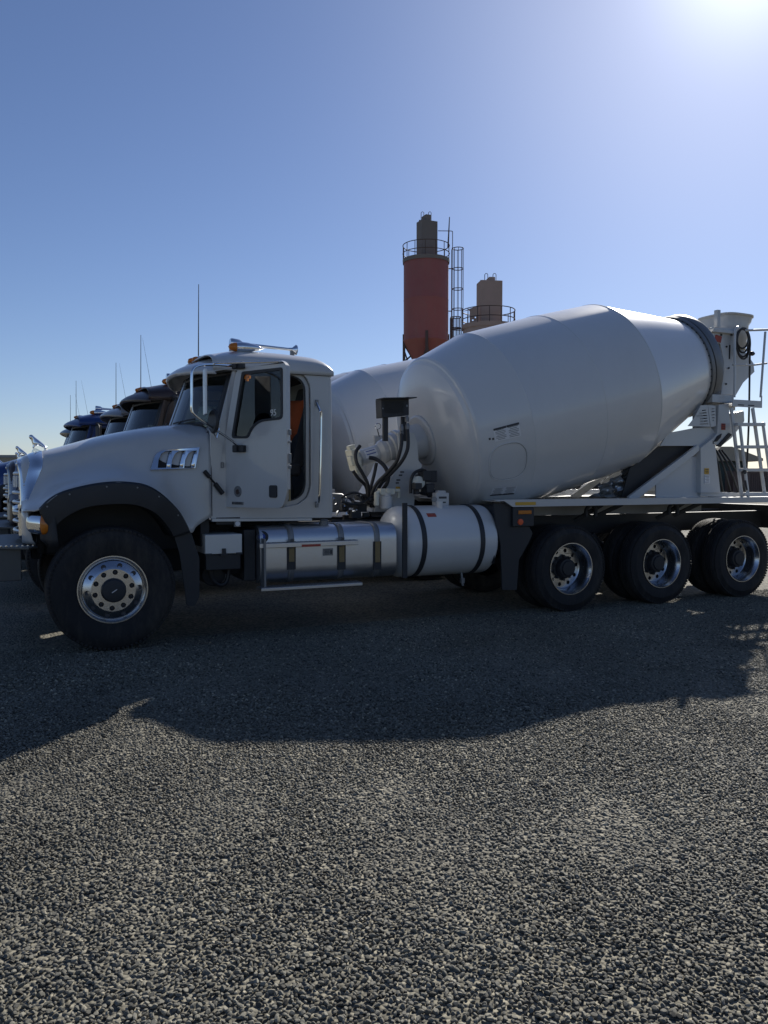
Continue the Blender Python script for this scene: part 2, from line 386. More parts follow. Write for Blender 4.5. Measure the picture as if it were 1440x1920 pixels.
# ---- bumper
mb = MB(); bt = [(-.97, .34), (-1.02, .5), (-1.04, 1.94), (-.97, 2.10), (-.70, 2.24), (-.62, 2.14), (-.62, .30), (-.70, .20)]
mb.plate(bt, (), .955, .975, lambda u, v, w: (u, v, w))
bump = mb.build('bumper', 'bump', T, bevel=.004)
mb = MB(); mb.plate([(-.96, .34), (-1.0, .5), (-1.02, 1.94), (-.96, 2.10), (-.76, 2.10), (-.76, .34)], (), .66, .952, lambda u, v, w: (u, v, w))
mb.build('bumper_face', 'bump', bump, bevel=.008)
mb = MB()
for i in range(7):
    mb.lathe((-.93+.045*i, .33-.005*i, .976), (0, 0, 1), [(0, .012), (.012, .012), (.014, 0)], 6)
for i in range(6): mb.lathe((-.96, .5+.25*i, .976), (0, 0, 1), [(0, .012), (.012, .012), (.014, 0)], 6)
mb.build('bumper_bolt', 'chrome', bump)
# ---- cab shell
cabO = XZ([(395, 972.5), (622, 971), (621.5, 860), (617.5, 700), (615, 691), (437, 691), (411, 796), (394, 800)], .2)
openO = XZ([(425, 951), (532, 951), (560, 945), (577, 932), (583, 912), (583, 760), (582, 722), (572, 704), (552, 694), (442, 694), (425, 812)], .2)
openO = [(p[0], p[1]) for p in openO]
side = painted(MB().plate(cabO, [fillet(openO, .03)], .2, .235).build('cab_side', 'paint', T, bevel=.006))
# rebate round the door opening
def shrink(poly, d):
    c = V((sum(p[0] for p in poly)/len(poly), sum(p[1] for p in poly)/len(poly)))
    r = []
    for i, p in enumerate(poly):
        a, b, q = V(poly[i-1]), V(p), V(poly[(i+1) % len(poly)]); e1 = (b-a).normalized(); e2 = (q-b).normalized()
        n1 = V((-e1.y, e1.x)); n2 = V((-e2.y, e2.x)); n = (n1+n2); n = n/max(.5, n.length_squared)*2
        s_ = 1 if (c-b).dot(n) > 0 else -1
        r.append(tuple(b+n*d*s_))
    return r
fo_ = fillet(openO, .03)
inn = shrink(openO, .055); fi_ = fillet(inn, .05)
painted(MB().plate(fillet(openO, .03), [fi_], .245, .265).build('door_frame', 'paint', T, bevel=.004))
MB().plate(fillet(shrink(openO, .046), .05), [fillet(shrink(openO, .058), .05)], .228, .243).build('door_seal', 'black', T)
# far side: same shell with a door and its window
sm = lambda u, v, w: (u, 2*CY-w, v)
win = [(1.24, 1.74), (1.40, 1.76), (1.50, 1.93), (1.84, 1.95), (1.84, 2.50), (1.78, 2.57), (1.30, 2.55), (1.12, 1.95), (1.15, 1.76)]
painted(MB().plate(cabO, [fillet(win, .04)], .2, .235, sm).build('cab_side', 'paint', T, bevel=.006))
MB().plate(fillet(win, .04), (), .215, .22, sm).build('far_window', 'glass', T)
# rear wall with back window
yn, yf = .236, 2*CY-.236
rw = [(yn, 1.22), (yf, 1.22), (yf, 2.67), (yn, 2.67)]
bw = fillet([(.74, 1.98), (1.70, 1.98), (1.70, 2.44), (.74, 2.44)], .05)
painted(MB().plate(rw, [bw], 2.165, 2.20, lambda u, v, w: (w, u, v)).build('cab_rear_wall', 'paint', T))
MB().plate(bw, (), 2.185, 2.19, lambda u, v, w: (w, u, v)).build('back_window', 'glass', T)
MB().box(.98, 2.16, yn, yf, 1.22, 1.26).build('cab_floor', 'interior', T)
painted(MB().plate([(.96, 1.25), (.96, 2.1), (1.0, 2.125), (1.02, 2.1), (1.02, 1.25)], (), yn, yf).build('firewall', 'paint', T))
# rounded rear corner pillars
mb = MB()
for y in (.222, 2*CY-.222): mb.tube([(2.214, y, 1.22), (2.212, y, 1.9), (2.202, y, 2.66)], .026, 14)
painted(mb.build('corner_trim', 'paint', T))
# roof
def roofz(x, v):
    h = .20+.035*sin(min(1, max(0, (x-.9)/1.3))*pi)
    if x > 2.0: h *= max(0., 1-((x-2.0)/.242)**3.2)**(1/2.3)
    if x < 1.25: h *= 1-.28*((1.25-x)/.35)
    return 2.70+h*(max(0, 1-abs(v)**3.2))**(1/2.6)
rws = []
for i in range(29):
    x = .98+1.25*i/28 if i < 20 else .98+1.25*(20/28)+(2.241-.98-1.25*20/28)*sin((i-20)/8*pi/2)
    rws.append([(x, CY+1.035*v, roofz(x, v)) for v in [sin(pi/2*(j/16-1)) if 0 else max(-1, min(1, (j/20*2-1))) for j in range(21)]])
# denser at the edges
vv = [-1, -.995, -.985, -.965, -.93, -.88, -.8, -.68, -.5, -.25, 0, .25, .5, .68, .8, .88, .93, .965, .985, .995, 1]
rws = [[(r[0][0], CY+1.035*v, roofz(r[0][0], v)) for v in vv] for r in rws]
rf = MB().grid(rws); sk = [[(r[0][0], y, z) for y, z in ((r[0][1], 2.70), (r[0][1], 2.662))] for r in rws]
rf.grid(sk); rf.grid([[mirY(p) for p in r] for r in sk]); rf.grid([[p for p in rws[-1]], [(p[0], p[1], 2.662) for p in rws[-1]]])
painted(rf.build('cab_roof', 'paint', T, solid=.012, ang=50))
MB().grid([[(x, CY+1.0*v, 2.668) for v in (-1, 0, 1)] for x in (1.05, 2.19)]).build('headliner', 'interior', T, solid=.01)
MB().tube([(1.2, .186, 2.664), (2.215, .186, 2.664)], .006, 6).build('drip_rail', 'dark', T)
# sun visor: curved shell hanging over the windscreen
rws = []
for j in range(25):
    v = -1+2*j/24; s_ = 1-abs(v)**5*.0
    tip = .745+.25*v*v; yv = CY+1.04*v; row = []; zl = 2.695-.055*v*v; fr = (max(0, 1-abs(v)**3.4))**.5
    for t, z in ((.05, -.018), (.012, -.012), (.0, .004), (.03, .030), (.12, .068), (.28, .110), (.50, .155), (.80, .200)):
        x = tip+(1.36-tip)*t*.95
        row.append((x, yv, zl+(z*(.25+.75*fr) if z > .01 else z)))
    rws.append(row)
painted(MB().grid(rws).build('sun_visor', 'paint', T, solid=.014, ang=55))
# windscreen: curved glass, black border, dash, wipers
def wsp(v, t): # v across, t up
    return V((.735+.30*v*v+(.19-.03*v*v)*t, CY+.985*v*(1-.01*t), 2.135+.53*t))
MB().grid([[tuple(wsp(-1+2*j/20, i/6)) for j in range(21)] for i in range(7)]).build('windscreen', 'glass', T)
mb = MB()
for s_ in (-1, 1): mb.grid([[tuple(wsp(s_*(1.0-.0), i/6)+V((.004, 0, 0))), tuple(wsp(s_*.945, i/6)+V((-.004, -.002*s_, 0)))] for i in range(7)])
mb.grid([[tuple(wsp(-1+2*j/20, 0)+V((-.004, 0, 0))), tuple(wsp(-1+2*j/20, .05)+V((-.006, 0, 0)))] for j in range(21)])
mb.grid([[tuple(wsp(-1+2*j/20, .93)+V((-.006, 0, 0))), tuple(wsp(-1+2*j/20, 1.02)+V((-.004, 0, 0)))] for j in range(21)])
mb.build('windscreen_seal', 'black', T, solid=.006)
ctr = MB().tube([tuple(wsp(0, t)+V((-.006, 0, 0))) for t in (0, .5, 1)], .009, 6); ctr.build('windscreen_divider', 'alu', T)
mb = MB()
for y0 in (-.25, .55): 
    v0 = y0; pts = [tuple(wsp(v0+.45*k/5*-1, .07+.05*k/5)+V((-.03, 0, 0))) for k in range(6)]
    mb.tube(pts, .009, 6); mb.tube([wsp(v0-.1, -.02)+V((-.02, 0, 0)), wsp(v0-.2, .09)+V((-.035, 0, 0))], .01, 6)
mb.build('wiper', 'black', T)
MB().plate([(.86, 1.98), (1.02, 2.13), (1.24, 2.10), (1.28, 1.95), (1.2, 1.75), (1.02, 1.72)], (), .3, 2.14).build('dashboard', 'interior', T, bevel=.02)
# interior
for k, (y0, y1) in enumerate(((.42, .95), (1.5, 2.03))):
    st = MB().box(1.50, 1.98, y0, y1, 1.62, 1.76).build('seat', 'seat', T, bevel=.04)
    MB().plate([(1.86, 1.70), (2.0, 1.70), (2.12, 2.36), (2.02, 2.38)], (), y0+.02, y1-.02).build('backrest', 'seat', st, bevel=.04)
    MB().plate([(2.0, 2.38), (2.12, 2.38), (2.14, 2.58), (2.06, 2.58)], (), y0+.14, y1-.14).build('headrest', 'seat', st, bevel=.03)
    MB().box(1.6, 1.9, y0+.1, y1-.1, 1.26, 1.62).build('seat_base', 'dark', st)
MB().lathe((1.33, .66, 2.02), (-.75, 0, .66), [(0, .23)], 8)
ax = V((-.6, 0, .8)).normalized(); c0 = V((1.40, .68, 2.0)); u = V((0, 1, 0)); w = ax.cross(u)
sw = MB().tube([c0+(u*cos(a*pi/12)+w*sin(a*pi/12))*.23 for a in range(24)], .014, 8, closed=True)
for a in (0, 120, 240): sw.tube([c0, c0+(u*cos(R(a))+w*sin(R(a)))*.225], .011, 6)
sw.tube([c0, c0-ax*.35], .03, 8); sw.build('steering_wheel', 'black', T)
# cab handle, sill, side lamp, door gasket
a = [at(594, 756, .18), at(600, 772, .10), at(602, 785, .10), at(599, 925, .10), at(594, 945, .18)]
hb = MB().tube(catmull([tuple(p) for p in a], 5), .013, 10).build('grab_handle', 'chrome', T)
mb = MB()
for py in (755, 946):
    p = at(594, py, .19); mb.obox((p.x, .19, p.z), (.018, 0, 0), (0, .008, 0), (0, 0, .03))
mb.build('handle_mount', 'galv', hb, bevel=.003)
MB().plate(XZ([(398, 972.6), (585, 972), (585, 976), (398, 978)], .17), (), .17, .24).build('sill_step', 'alud', T)
p = at(445, 982, .19)
mb = MB(); mb.obox((p.x, .20, p.z), (.032, 0, 0), (0, .02, 0), (0, 0, .032)); sl = mb.build('side_lamp', 'galv', T, bevel=.004)
MB().lathe((p.x, .18, p.z), (0, -1, 0), [(0, .026), (.012, .022), (.016, 0)], 16).build('lens', 'label', sl)
MB().obox((p.x-.09, .21, p.z+.03), (.12, 0, 0), (0, .012, 0), (0, 0, .035)).build('lamp_bracket', 'dark', T)
p = at(417, 872, .19); MB().plate(fillet([(p.x-.014, p.z-.03), (p.x+.014, p.z-.03), (p.x+.014, p.z+.03), (p.x-.014, p.z+.03)], .008), [fillet([(p.x-.007, p.z-.022), (p.x+.007, p.z-.022), (p.x+.007, p.z+.022), (p.x-.007, p.z+.022)], .005)], .185, .20).build('lock_plate', 'galv', T)
# ---- driver door (own axes: x from the hinge, y inward), standing open
TH = R(65); HP = V((1.10, .2, 0))
dn = V((sin(TH), cos(TH), 0)); dd = V((cos(TH), -sin(TH), 0))
def atd(px, py):
    d = ray(px, py); t = (HP-CPOS).dot(dn)/d.dot(dn); p = CPOS+d*t; return ((p-HP).dot(dd), p.z)
def atm(px, py, u0):            # on a plane square to the door, u0 along it -> (-out, z)
    o = HP+dd*u0; d = ray(px, py); t = (o-CPOS).dot(dd)/d.dot(dd); p = CPOS+d*t; return ((p-o).dot(dn), p.z)
door = empty('x')
bpy.data.objects.remove(door)
DO = [atd(*p) for p in [(423, 951), (423, 812), (441, 703), (447, 690), (527, 674.5), (537, 684), (538, 925), (529, 953)]]
DO = fillet(DO, [.02, .05, .02, .03, .06, .06, .03, .06])
DW = fillet([atd(*p) for p in [(434, 822), (454, 697), (530, 688.5), (530.5, 786), (488, 791), (474, 803), (466, 822)]], [.05, .02, .03, .05, .06, .06, .04])
dl = lambda u, v, w: (u, w, v)
door = painted(MB().plate(DO, [DW], 0, .045, dl).build('door', 'paint', T, bevel=.006)); door.location = HP; door.rotation_euler = (0, 0, -TH)
DWi = fillet([atd(*p) for p in [(438.5, 818), (457.5, 702.5), (526.5, 694), (527, 782), (486, 787), (471, 800), (463, 818)]], [.04, .02, .03, .04, .06, .06, .03])
MB().plate(DW, [DWi], -.006, .02, dl).build('window_seal', 'black', door)
MB().plate(DWi, (), .012, .016, dl).build('window_pane', 'glass', door)
ins = [(p[0]*.90+.045, p[1]*.88+.2) for p in DO]
inner = fillet([(.05, 1.38), (.05, 1.90), (.80, 2.05), (.80, 1.45), (.74, 1.38)], .04)
MB().plate(inner, (), .045, .08, dl).build('door_trim', 'interior', door, bevel=.01)
g = atd(513, 921.5); MB().plate(fillet([(g[0]-.052, g[1]-.058), (g[0]+.052, g[1]-.058), (g[0]+.052, g[1]+.058), (g[0]-.052, g[1]+.058)], .022), (), -.012, .001, dl).build('door_handle', 'black', door, bevel=.004)
g = atd(446, 921.5)
eb = MB().lathe((g[0], .001, g[1]), (0, -1, 0), [(0, .056), (.006, .054), (.007, .046), (.005, .044), (.005, 0)], 28).build('round_emblem', 'galv', door)
mb = MB()
for k in range(9):
    a = k*.7; mb.obox((g[0]+.022*cos(a)*(.3+.09*k), -.006, g[1]+.024*sin(a)*(.3+.08*k)), (.010, 0, .004), (0, .002, 0), (-.002, 0, .007))
mb.build('emblem_mark', 'rust', eb)
g = atd(446, 943.5)
bd = MB().plate([(g[0]-.085, g[1]-.014), (g[0]+.085, g[1]-.014), (g[0]+.085, g[1]+.014), (g[0]-.085, g[1]+.014)], (), -.006, .0005, dl).build('badge_plate', 'galv', door, bevel=.002)
MB().plate([(g[0]-.080, g[1]-.010), (g[0]-.060, g[1]-.010), (g[0]-.060, g[1]+.010), (g[0]-.080, g[1]+.010)], (), -.0085, -.006, dl).build('badge_square', 'ink', bd)
text('GRANITE', .026, Matrix.Translation((g[0]+.012, -.0075, g[1])) @ Matrix.Rotation(pi/2, 4, 'X'), 'ink', 'badge_lettering', bd)
g = atd(511, 774)
text('95', .085, Matrix.Translation((g[0], .010, g[1])) @ Matrix.Rotation(pi/2, 4, 'X'), 'label', 'number_decal', door)
g = atd(461, 707); mb = MB()
mb.obox((g[0], .011, g[1]), (.04, 0, 0), (0, .0012, 0), (0, 0, .014)); mb.obox((g[0]-.003, .0112, g[1]-.005), (.014, 0, 0), (0, .0012, 0), (0, 0, .032)); mb.build('cross_sticker', 'amber', door)
mb = MB()
for z0, h in ((2.02, .05), (1.93, .02), (1.78, .09), (1.70, .03)): mb.obox((.905, .02, z0), (.010, 0, 0), (0, .012, 0), (0, 0, h/2))
mb.build('door_latch', 'galv', door, bevel=.003)
MB().obox((.899, .022, 1.44), (.003, 0, 0), (0, .010, 0), (0, 0, .055)).build('edge_reflector', 'brass', door)
# mirror frame on the door
ub = .20
b1 = atm(455, 842, ub); b2 = atm(457, 688, ub)
mb = MB()
for b in (b1, b2):
    mb.obox((ub+.055, -.02, b[1]), (.06, 0, 0), (0, .022, 0), (0, 0, .034)); mb.cyl((ub+.015, -.05, b[1]-.035), (ub+.015, -.05, b[1]+.035), .03, 12)
mb.build('mirror_bracket', 'black', door, bevel=.008)
lp = [(455, 842), (425, 820), (390, 797), (366, 779), (359.5, 768), (359.5, 740), (359.5, 705), (362, 693), (372, 686), (400, 683.5), (457, 688)]
lp = [(ub, *atm(a, b, ub)) for a, b in lp]
MB().tube(catmull(lp, 5), .0125, 10).build('mirror_arm', 'chrome', door)
a1 = atm(400, 681, ub); e1 = atd(526, 678.5)
MB().tube([(ub, a1[0], a1[1]), (e1[0], -.02, e1[1])], .009, 8).build('mirror_stay', 'chrome', door)
def facing(px, z0, z1, wid, thick, u0):      # a flat mirror head nearly edge-on from the front quarter
    y, z = atm(px, 740, u0)[0], 0
    return y
ym = atm(386, 735, ub)[0]; zt = atm(386, 690, ub)[1]; zb = atm(386, 777, ub)[1]
va = (CPOS - (HP+dd*ub+dn*ym)); va.z = 0; va.normalize()       # towards the viewer's quarter
vl = V((va.dot(dd), va.dot(dn), 0)); vp = V((-vl.y, vl.x, 0)); vl2 = (vl*cos(R(6))+vp*sin(R(6)))
c0 = V((ub, ym, (zt+zb)/2))+vl2*(-.07)
vp2 = V((-vl2.y, vl2.x, 0))
MB().obox(c0, vl2*.085, vp2*.012, (0, 0, (zt-zb)/2)).build('mirror_head', 'alu', door, bevel=.008)
yc = atm(401, 790, ub)[0]; c1 = V((ub, yc, atm(401, 790, ub)[1])); vq = (vl*cos(R(22))+vp*sin(R(22))); vqp = V((-vq.y, vq.x, 0))
MB().lathe(c1, vqp, [(-.02, 0), (-.02, .10), (-.004, .118), (.008, .112), (.02, .06), (.024, 0)], 28).build('round_mirror', 'black', door)
MB().tube([c1+V((0, .0, -.12)), c1+V((0, .03, -.16)), c1+V((0, .06, -.06))], .008, 6).build('round_mirror_stay', 'chrome', door)
# seat jacket (rests on the seat)
MB().tube([(.004, .012, atd(423, 951)[1]), (.0, .012, atd(423, 812)[1]), (*[(q[0]-.004, .012, q[1]) for q in [atd(441, 703)]][0],)], .007, 6).build('hinge_seam', 'ink', door)
er = [r for r in rows[-1][:len(rows[-1])//2+1]]
MB().tube([(p[0]+.004, p[1]+.004, p[2]-.002) for p in er], .008, 6).build('hood_gap', 'ink', T)
# ---- roof lights, horn, antenna
def bullet(p, s, name='marker_lamp'):
    o = MB().lathe(p, (1, 0, .02), [(0, .045*s), (.05*s, .055*s), (.12*s, .05*s), (.22*s, .03*s), (.30*s, .0)], 18)
    o = o.build(name, 'chrome', T); o2 = MB().lathe(p, (-1, 0, -.02), [(0, .045*s), (.03*s, .043*s), (.07*s, .028*s), (.085*s, 0)], 18).build('lens', 'amber', o); return o
for v in (-.8, -.12, 0, .12, .8):
    x = 1.28 if abs(v) > .5 else (1.0 if v == 0 else 1.02)
    z = 2.925 if abs(v) > .5 else 2.872
    bullet((x, CY+v*.98, z+.01), 1.0 if abs(v) > .5 else .68)
hp = at(452, 652, 1.05)
hn = MB().lathe((1.48, 1.02, 3.065), (1, 0, -.035), [(-.12, .0), (-.12, .048), (-.10, .055), (-.02, .050), (.02, .026), (.08, .020), (.54, .016), (.59, .022), (.63, .058), (.64, .056), (.62, .0)], 22)
horn = hn.build('air_horn', 'chrome', T)
mb = MB(); mb.box(1.36, 1.44, .98, 1.06, 2.93, 3.03); mb.box(2.05, 2.09, 1.0, 1.04, 2.90, 3.03); mb.build('horn_mount', 'galv', horn)
MB().lathe((1.86, 1.1, 2.92), (0, 0, 1), [(0, .07), (.02, .068), (.035, .04), (.038, 0)], 20).build('roof_dome', 'black', T)
p0, p1 = at(372, 664, .75), at(372.5, 533, .75)
MB().tube([p0-V((0, 0, .02)), p1], [.006, .0035], 6).build('whip_antenna', 'dark', T)
MB().tube([(1.30, 1.9, 2.9), (1.16, 1.9, 3.75)], [.0032, .0012], 5).build('thin_antenna', 'dark', T)
# hood ornament (little chrome dog)
ob = V((-.60, 1.22, 1.835))
base = MB().plate([(-.05, -.01), (.10, -.01), (.09, .02), (.0, .065), (-.03, .05)], (), -.025, .025, lambda u, v, w: tuple(ob+V((u, w, v)))).build('ornament_base', 'chrome', T, bevel=.004)
bm = bmesh.new(); sk = bm.verts.layers.skin.verify()
joints = {'rump': ((.085, 0, .10), .020), 'belly': ((.045, 0, .115), .015), 'chest': ((.0, 0, .135), .022), 'neck': ((-.022, 0, .165), .016), 'head': ((-.040, 0, .185), .019), 'snout': ((-.062, 0, .178), .012),
 'fl': ((-.01, -.014, .10), .009), 'fl2': ((-.022, -.015, .062), .007), 'fr': ((-.01, .014, .10), .009), 'fr2': ((-.022, .015, .062), .007),
 'hl': ((.098, -.016, .07), .010), 'hl2': ((.082, -.016, .035), .007), 'hr': ((.098, .016, .07), .010), 'hr2': ((.082, .016, .035), .007)}
vs = {}
for k_, (p, r) in joints.items():
    v_ = bm.verts.new(ob+V(p)); vs[k_] = v_; v_[sk].radius = (r*1.55, r*1.55); v_[sk].use_root = (k_ == 'rump')
for a_, b_ in (('rump', 'belly'), ('belly', 'chest'), ('chest', 'neck'), ('neck', 'head'), ('head', 'snout'), ('chest', 'fl'), ('fl', 'fl2'), ('chest', 'fr'), ('fr', 'fr2'), ('rump', 'hl'), ('hl', 'hl2'), ('rump', 'hr'), ('hr', 'hr2')): bm.edges.new((vs[a_], vs[b_]))
me = bpy.data.meshes.new('hood_ornament'); bm.to_mesh(me); bm.free(); me.materials.append(M['chrome'])
orn = bpy.data.objects.new('hood_ornament', me); COL.objects.link(orn); orn.parent = T; orn.modifiers.new('skin', 'SKIN').use_smooth_shade = True; orn.modifiers.new('sub', 'SUBSURF').levels = 1

# ---- wheels
def tyre(x, y0, w, r, rr, sgn):      # y0 = outer face, sgn +1: the tyre body lies towards +y
    h = w/2; pr = [(.030, rr-.012), (.012, rr+.004), (.002, rr+.03), (-.008, (r+rr)/2-.02), (-.010, (r+rr)/2+.02), (.002, r-.07), (.012, r-.045), (.020, r-.030), (.032, r-.012), (.05, r-.003)]
    gw = []; nb = 4; inner0 = .06; span = w-.12
    for k in range(nb):
        a = inner0+span*(k+.8)/(nb+.6); gw += [(a, r), (a+.003, r-.014), (a+.013, r-.014), (a+.016, r)]
    prof = pr+gw+[(w-s, q) for s, q in pr[::-1]]
    o = MB().lathe((x, y0, r), (0, sgn, 0), prof, 72)
    # shoulder lugs
    for k in range(84):
        a = 2*pi*k/84
        for s in (.026, w-.026):
            c = V((x+cos(a)*(r-.0245), y0+sgn*s, r+sin(a)*(r-.0245))); rad = V((cos(a), 0, sin(a))); tan = V((-sin(a), 0, cos(a)))
            o.obox(c, rad*.0085, tan*.0125, V((0, .018, 0)))
    return o
def holes_disc(x, z, y0, y1, r0, r1, rings, n=64, mp=None):
    outer = [(x+r1*cos(2*pi*k/n), z+r1*sin(2*pi*k/n)) for k in range(n)]
    hs = []
    if r0: hs.append([(x+r0*cos(2*pi*k/24), z+r0*sin(2*pi*k/24)) for k in range(24)])
    for cnt, rad, hr, ph in rings:
        for k in range(cnt):
            a = 2*pi*(k+ph)/cnt; hs.append([(x+rad*cos(a)+hr*cos(b*pi/6), z+rad*sin(a)+hr*sin(b*pi/6)) for b in range(12)])
    return MB().plate(outer, hs, y0, y1, mp)
def cone(u, v, w):      # the steer disc bulges outward inside its ring of hand holes
    rad = math.hypot(u, v-.575); t = max(0, min(1, (.262-rad)/.062)); return (u, w-.042*t*t*(3-2*t), v)
def front_wheel(sgn, yb):
    r = .575; w = empty('wheel', (0, yb, 0)); w.parent = T
    o = tyre(0, 0, .38, r, .308, 1).build('tyre', 'rubber', w)
    rim = MB().lathe((0, 0, r), (0, 1, 0), [(.030, .300), (.012, .314), (.004, .312), (.004, .302), (.030, .292), (.036, .280), (.014, .268), (.010, .262)], 64)
    rim.build('rim', 'wheelm', w)
    d = holes_disc(0, r, -.036, -.026, .112, .195, [(10, .165, .0235, .35)]).build('wheel_disc', 'wheelm', w, bevel=.002)
    pl_ = MB(); n = 120; vs_ = []; nr = 7       # conical ring of hand holes: closed grid, their shade laid on as dark discs
    for i in range(nr+1):
        rad = .194+.068*i/nr
        vs_.append([(rad*cos(2*pi*j/n), -.036+.040*((rad-.194)/.068)**1.3, r+rad*sin(2*pi*j/n)) for j in range(n)])
    pl_.grid(vs_, True); pl_.build('wheel_cone', 'wheelm', w)
    hh = MB()
    for k in range(10):
        a = 2*pi*(k+.1)/10; hh.lathe((.230*cos(a), -.018, r+.230*sin(a)), (0, 1, 0), [(-.012, .0225), (-.010, .020), (-.006, .0195), (-.004, 0)], 20)
    hh.build('hole_shade_disc', 'ink', w)
    MB().lathe((0, .02, r), (0, 1, 0), [(0, .0), (0, .27), (.01, .27)], 40).build('brake_drum', 'dark', w)
    mb = MB().lathe((0, -.018, r), (0, -1, 0), [(-.04, .112), (0, .112), (.055, .108), (.075, .098), (.082, .06), (.084, 0)], 32); hb = mb.build('hub_cap', 'black', w, bevel=.003)
    MB().obox((.0, -.104, r+.0), (.022, 0, .014), (0, .0015, 0), (-.002, 0, .003)).build('hub_mark', 'label', hb)
    mb = MB()
    for k in range(10):
        a = 2*pi*(k+.35)/10; mb.lathe((.165*cos(a), -.005, r+.165*sin(a)), (0, -1, 0), [(0, .021), (.012, .021), (.012, .019), (.03, .017), (.032, 0)], 6)
    mb.build('lug_nut', 'dark', w)
    MB().tube([(-.235, -.002, r-.05), (-.20, -.012, r-.045)], .006, 6).build('valve', 'dark', w)
    return w
def rear_wheel(x, first=False):
    r = .52; w = empty('wheel', (x, 0, 0)); w.parent = T
    tyre(0, .0, .27, r, .300, 1).build('tyre', 'rubber', w)
    tyre(0, .33, .27, r, .300, 1).build('inner_tyre', 'rubber', w)
    MB().lathe((0, 0, r), (0, 1, 0), [(.034, .295), (.010, .309), (.000, .310), (.0, .300), (.022, .290), (.040, .278), (.10, .262), (.155, .258), (.175, .250), (.185, .235)], 72).build('rim', 'wheelm', w)
    holes_disc(0, r, .180, .192, .0, .252, [(10, .205, .024, .2)]).build('wheel_disc', 'wheelm', w, bevel=.002)
    MB().lathe((0, .21, r), (0, 1, 0), [(0, 0), (0, .26), (.1, .26)], 40).build('brake_drum', 'dark', w)
    MB().lathe((0, .185, r), (0, -1, 0), [(0, .145), (.02, .143), (.03, .12), (.11, .112), (.115, .09), (.135, .085), (.14, 0)], 32).build('hub_cap', 'dark', w, bevel=.004)
    mb = MB()
    for k in range(10):
        a = 2*pi*(k+.5)/10; mb.lathe((.142*cos(a), .18, r+.142*sin(a)), (0, -1, 0), [(0, .018), (.04, .016), (.042, 0)], 6)
    mb.build('lug_nut', 'dark', w)
    return w
def copy_tree(o, parent=None, skip=()):
    c = o.copy(); COL.objects.link(c); c.parent = parent
    for ch in kids(o):
        if ch.name.split('.')[0] not in skip: copy_tree(ch, c, skip)
    return c
fw = front_wheel(1, 0)
X1, SP = 5.195, 1.413
rw_ = [rear_wheel(X1+k*SP) for k in range(3)]
def flip(w):
    c = copy_tree(w, T); c.location.y = 2*CY-w.location.y; c.rotation_euler.z = pi; return c
for w in [fw]+rw_: flip(w)
mb = MB()
mb.cyl((0, .35, .555), (0, 2.09, .555), .06)
for k in range(3): mb.cyl((X1+k*SP, .5, .52), (X1+k*SP, 1.94, .52), .09); mb.lathe((X1+k*SP, CY-.22, .52), (0, 1, 0), [(0, .1), (.06, .2), (.38, .2), (.44, .1)], 20)
mb.build('axle', 'dark', T)
# ---- chassis
mb = MB()
for y in (.80, 1.57): mb.box(-.62, 9.35, y, y+.07, .86, 1.115)
for x in (.2, 1.4, 2.7, 4.4, 5.9, 7.3, 9.2): mb.box(x, x+.10, .87, 1.57, .90, 1.08)
mb.build('frame', 'dark', T, bevel=.006)
mb = MB()
for k in range(3):
    x = X1+k*SP
    for y in (.72, 1.64): mb.tube(catmull([(x-.55, y, .86), (x-.3, y, .66), (x, y, .60), (x+.3, y, .66), (x+.55, y, .86)], 4), .045, 8)
mb.box(.25, 2.3, .92, 1.52, .62, .86); mb.cyl((2.3, 1.22, .78), (5.0, 1.22, .6), .06)
mb.box(2.75, 3.05, .5, .8, .8, 1.1)
mb.build('driveline', 'dark', T, bevel=.01)
# engine bay bulk behind the front wheel
MB().box(-.55, .85, .72, 1.72, .85, 1.6).build('engine', 'dark', T, bevel=.03)
MB().box(.86, .945, .26, 2.18, .92, 1.7).build('sun_leak_block', 'dark', T)  # unseen slab added to close a sun leak between hood and cab
MB().box(-.66, -.58, .90, 1.54, .80, 1.60).build('radiator_sun_block', 'dark', T)  # radiator block added behind the grille to stop stray sun on the ground
# ---- battery box and dark hardware below the cab
bx = at(385, 1040, .12); by = at(454, 1003, .12)
bb = MB().box(bx.x, by.x, .12, .62, bx.z, 1.045).build('battery_box', 'alud', T, bevel=.008)
MB().box(bx.x+.01, by.x-.01, .14, .60, bx.z-.16, bx.z-.002).build('battery_tray', 'black', bb, bevel=.01)
mb = MB(); c = at(420, 1035, .112); mb.obox((c.x, .112, c.z), (.018, 0, 0), (0, .012, 0), (0, 0, .035)); mb.obox((c.x, .112, c.z-.03), (.035, 0, 0), (0, .008, 0), (0, 0, .01)); mb.obox((bx.x+.03, .115, bx.z), (.03, 0, 0), (0, .008, 0), (0, 0, .01)); mb.obox((by.x-.03, .115, bx.z), (.03, 0, 0), (0, .008, 0), (0, 0, .01))
mb.build('latch', 'black', bb)
mb = MB(); mb.lathe((1.22, .42, .68), (0, 0, -1), [(-.3, .0), (-.3, .14), (0, .14), (.06, .09), (.07, 0)], 20); mb.lathe((1.02, .50, .62), (0, 1, 0), [(-.1, 0), (-.1, .12), (.2, .12), (.2, 0)], 20); mb.box(1.28, 1.40, .2, .7, .56, 1.08)
mb.build('air_dryer', 'black', T, bevel=.01)
p = [tuple(at(a, b, .30)) for a, b in ((392, 1060), (398, 1085), (412, 1097), (425, 1090), (430, 1066))]
MB().tube(catmull(p, 5), .022, 8).build('air_hose', 'hose', T)
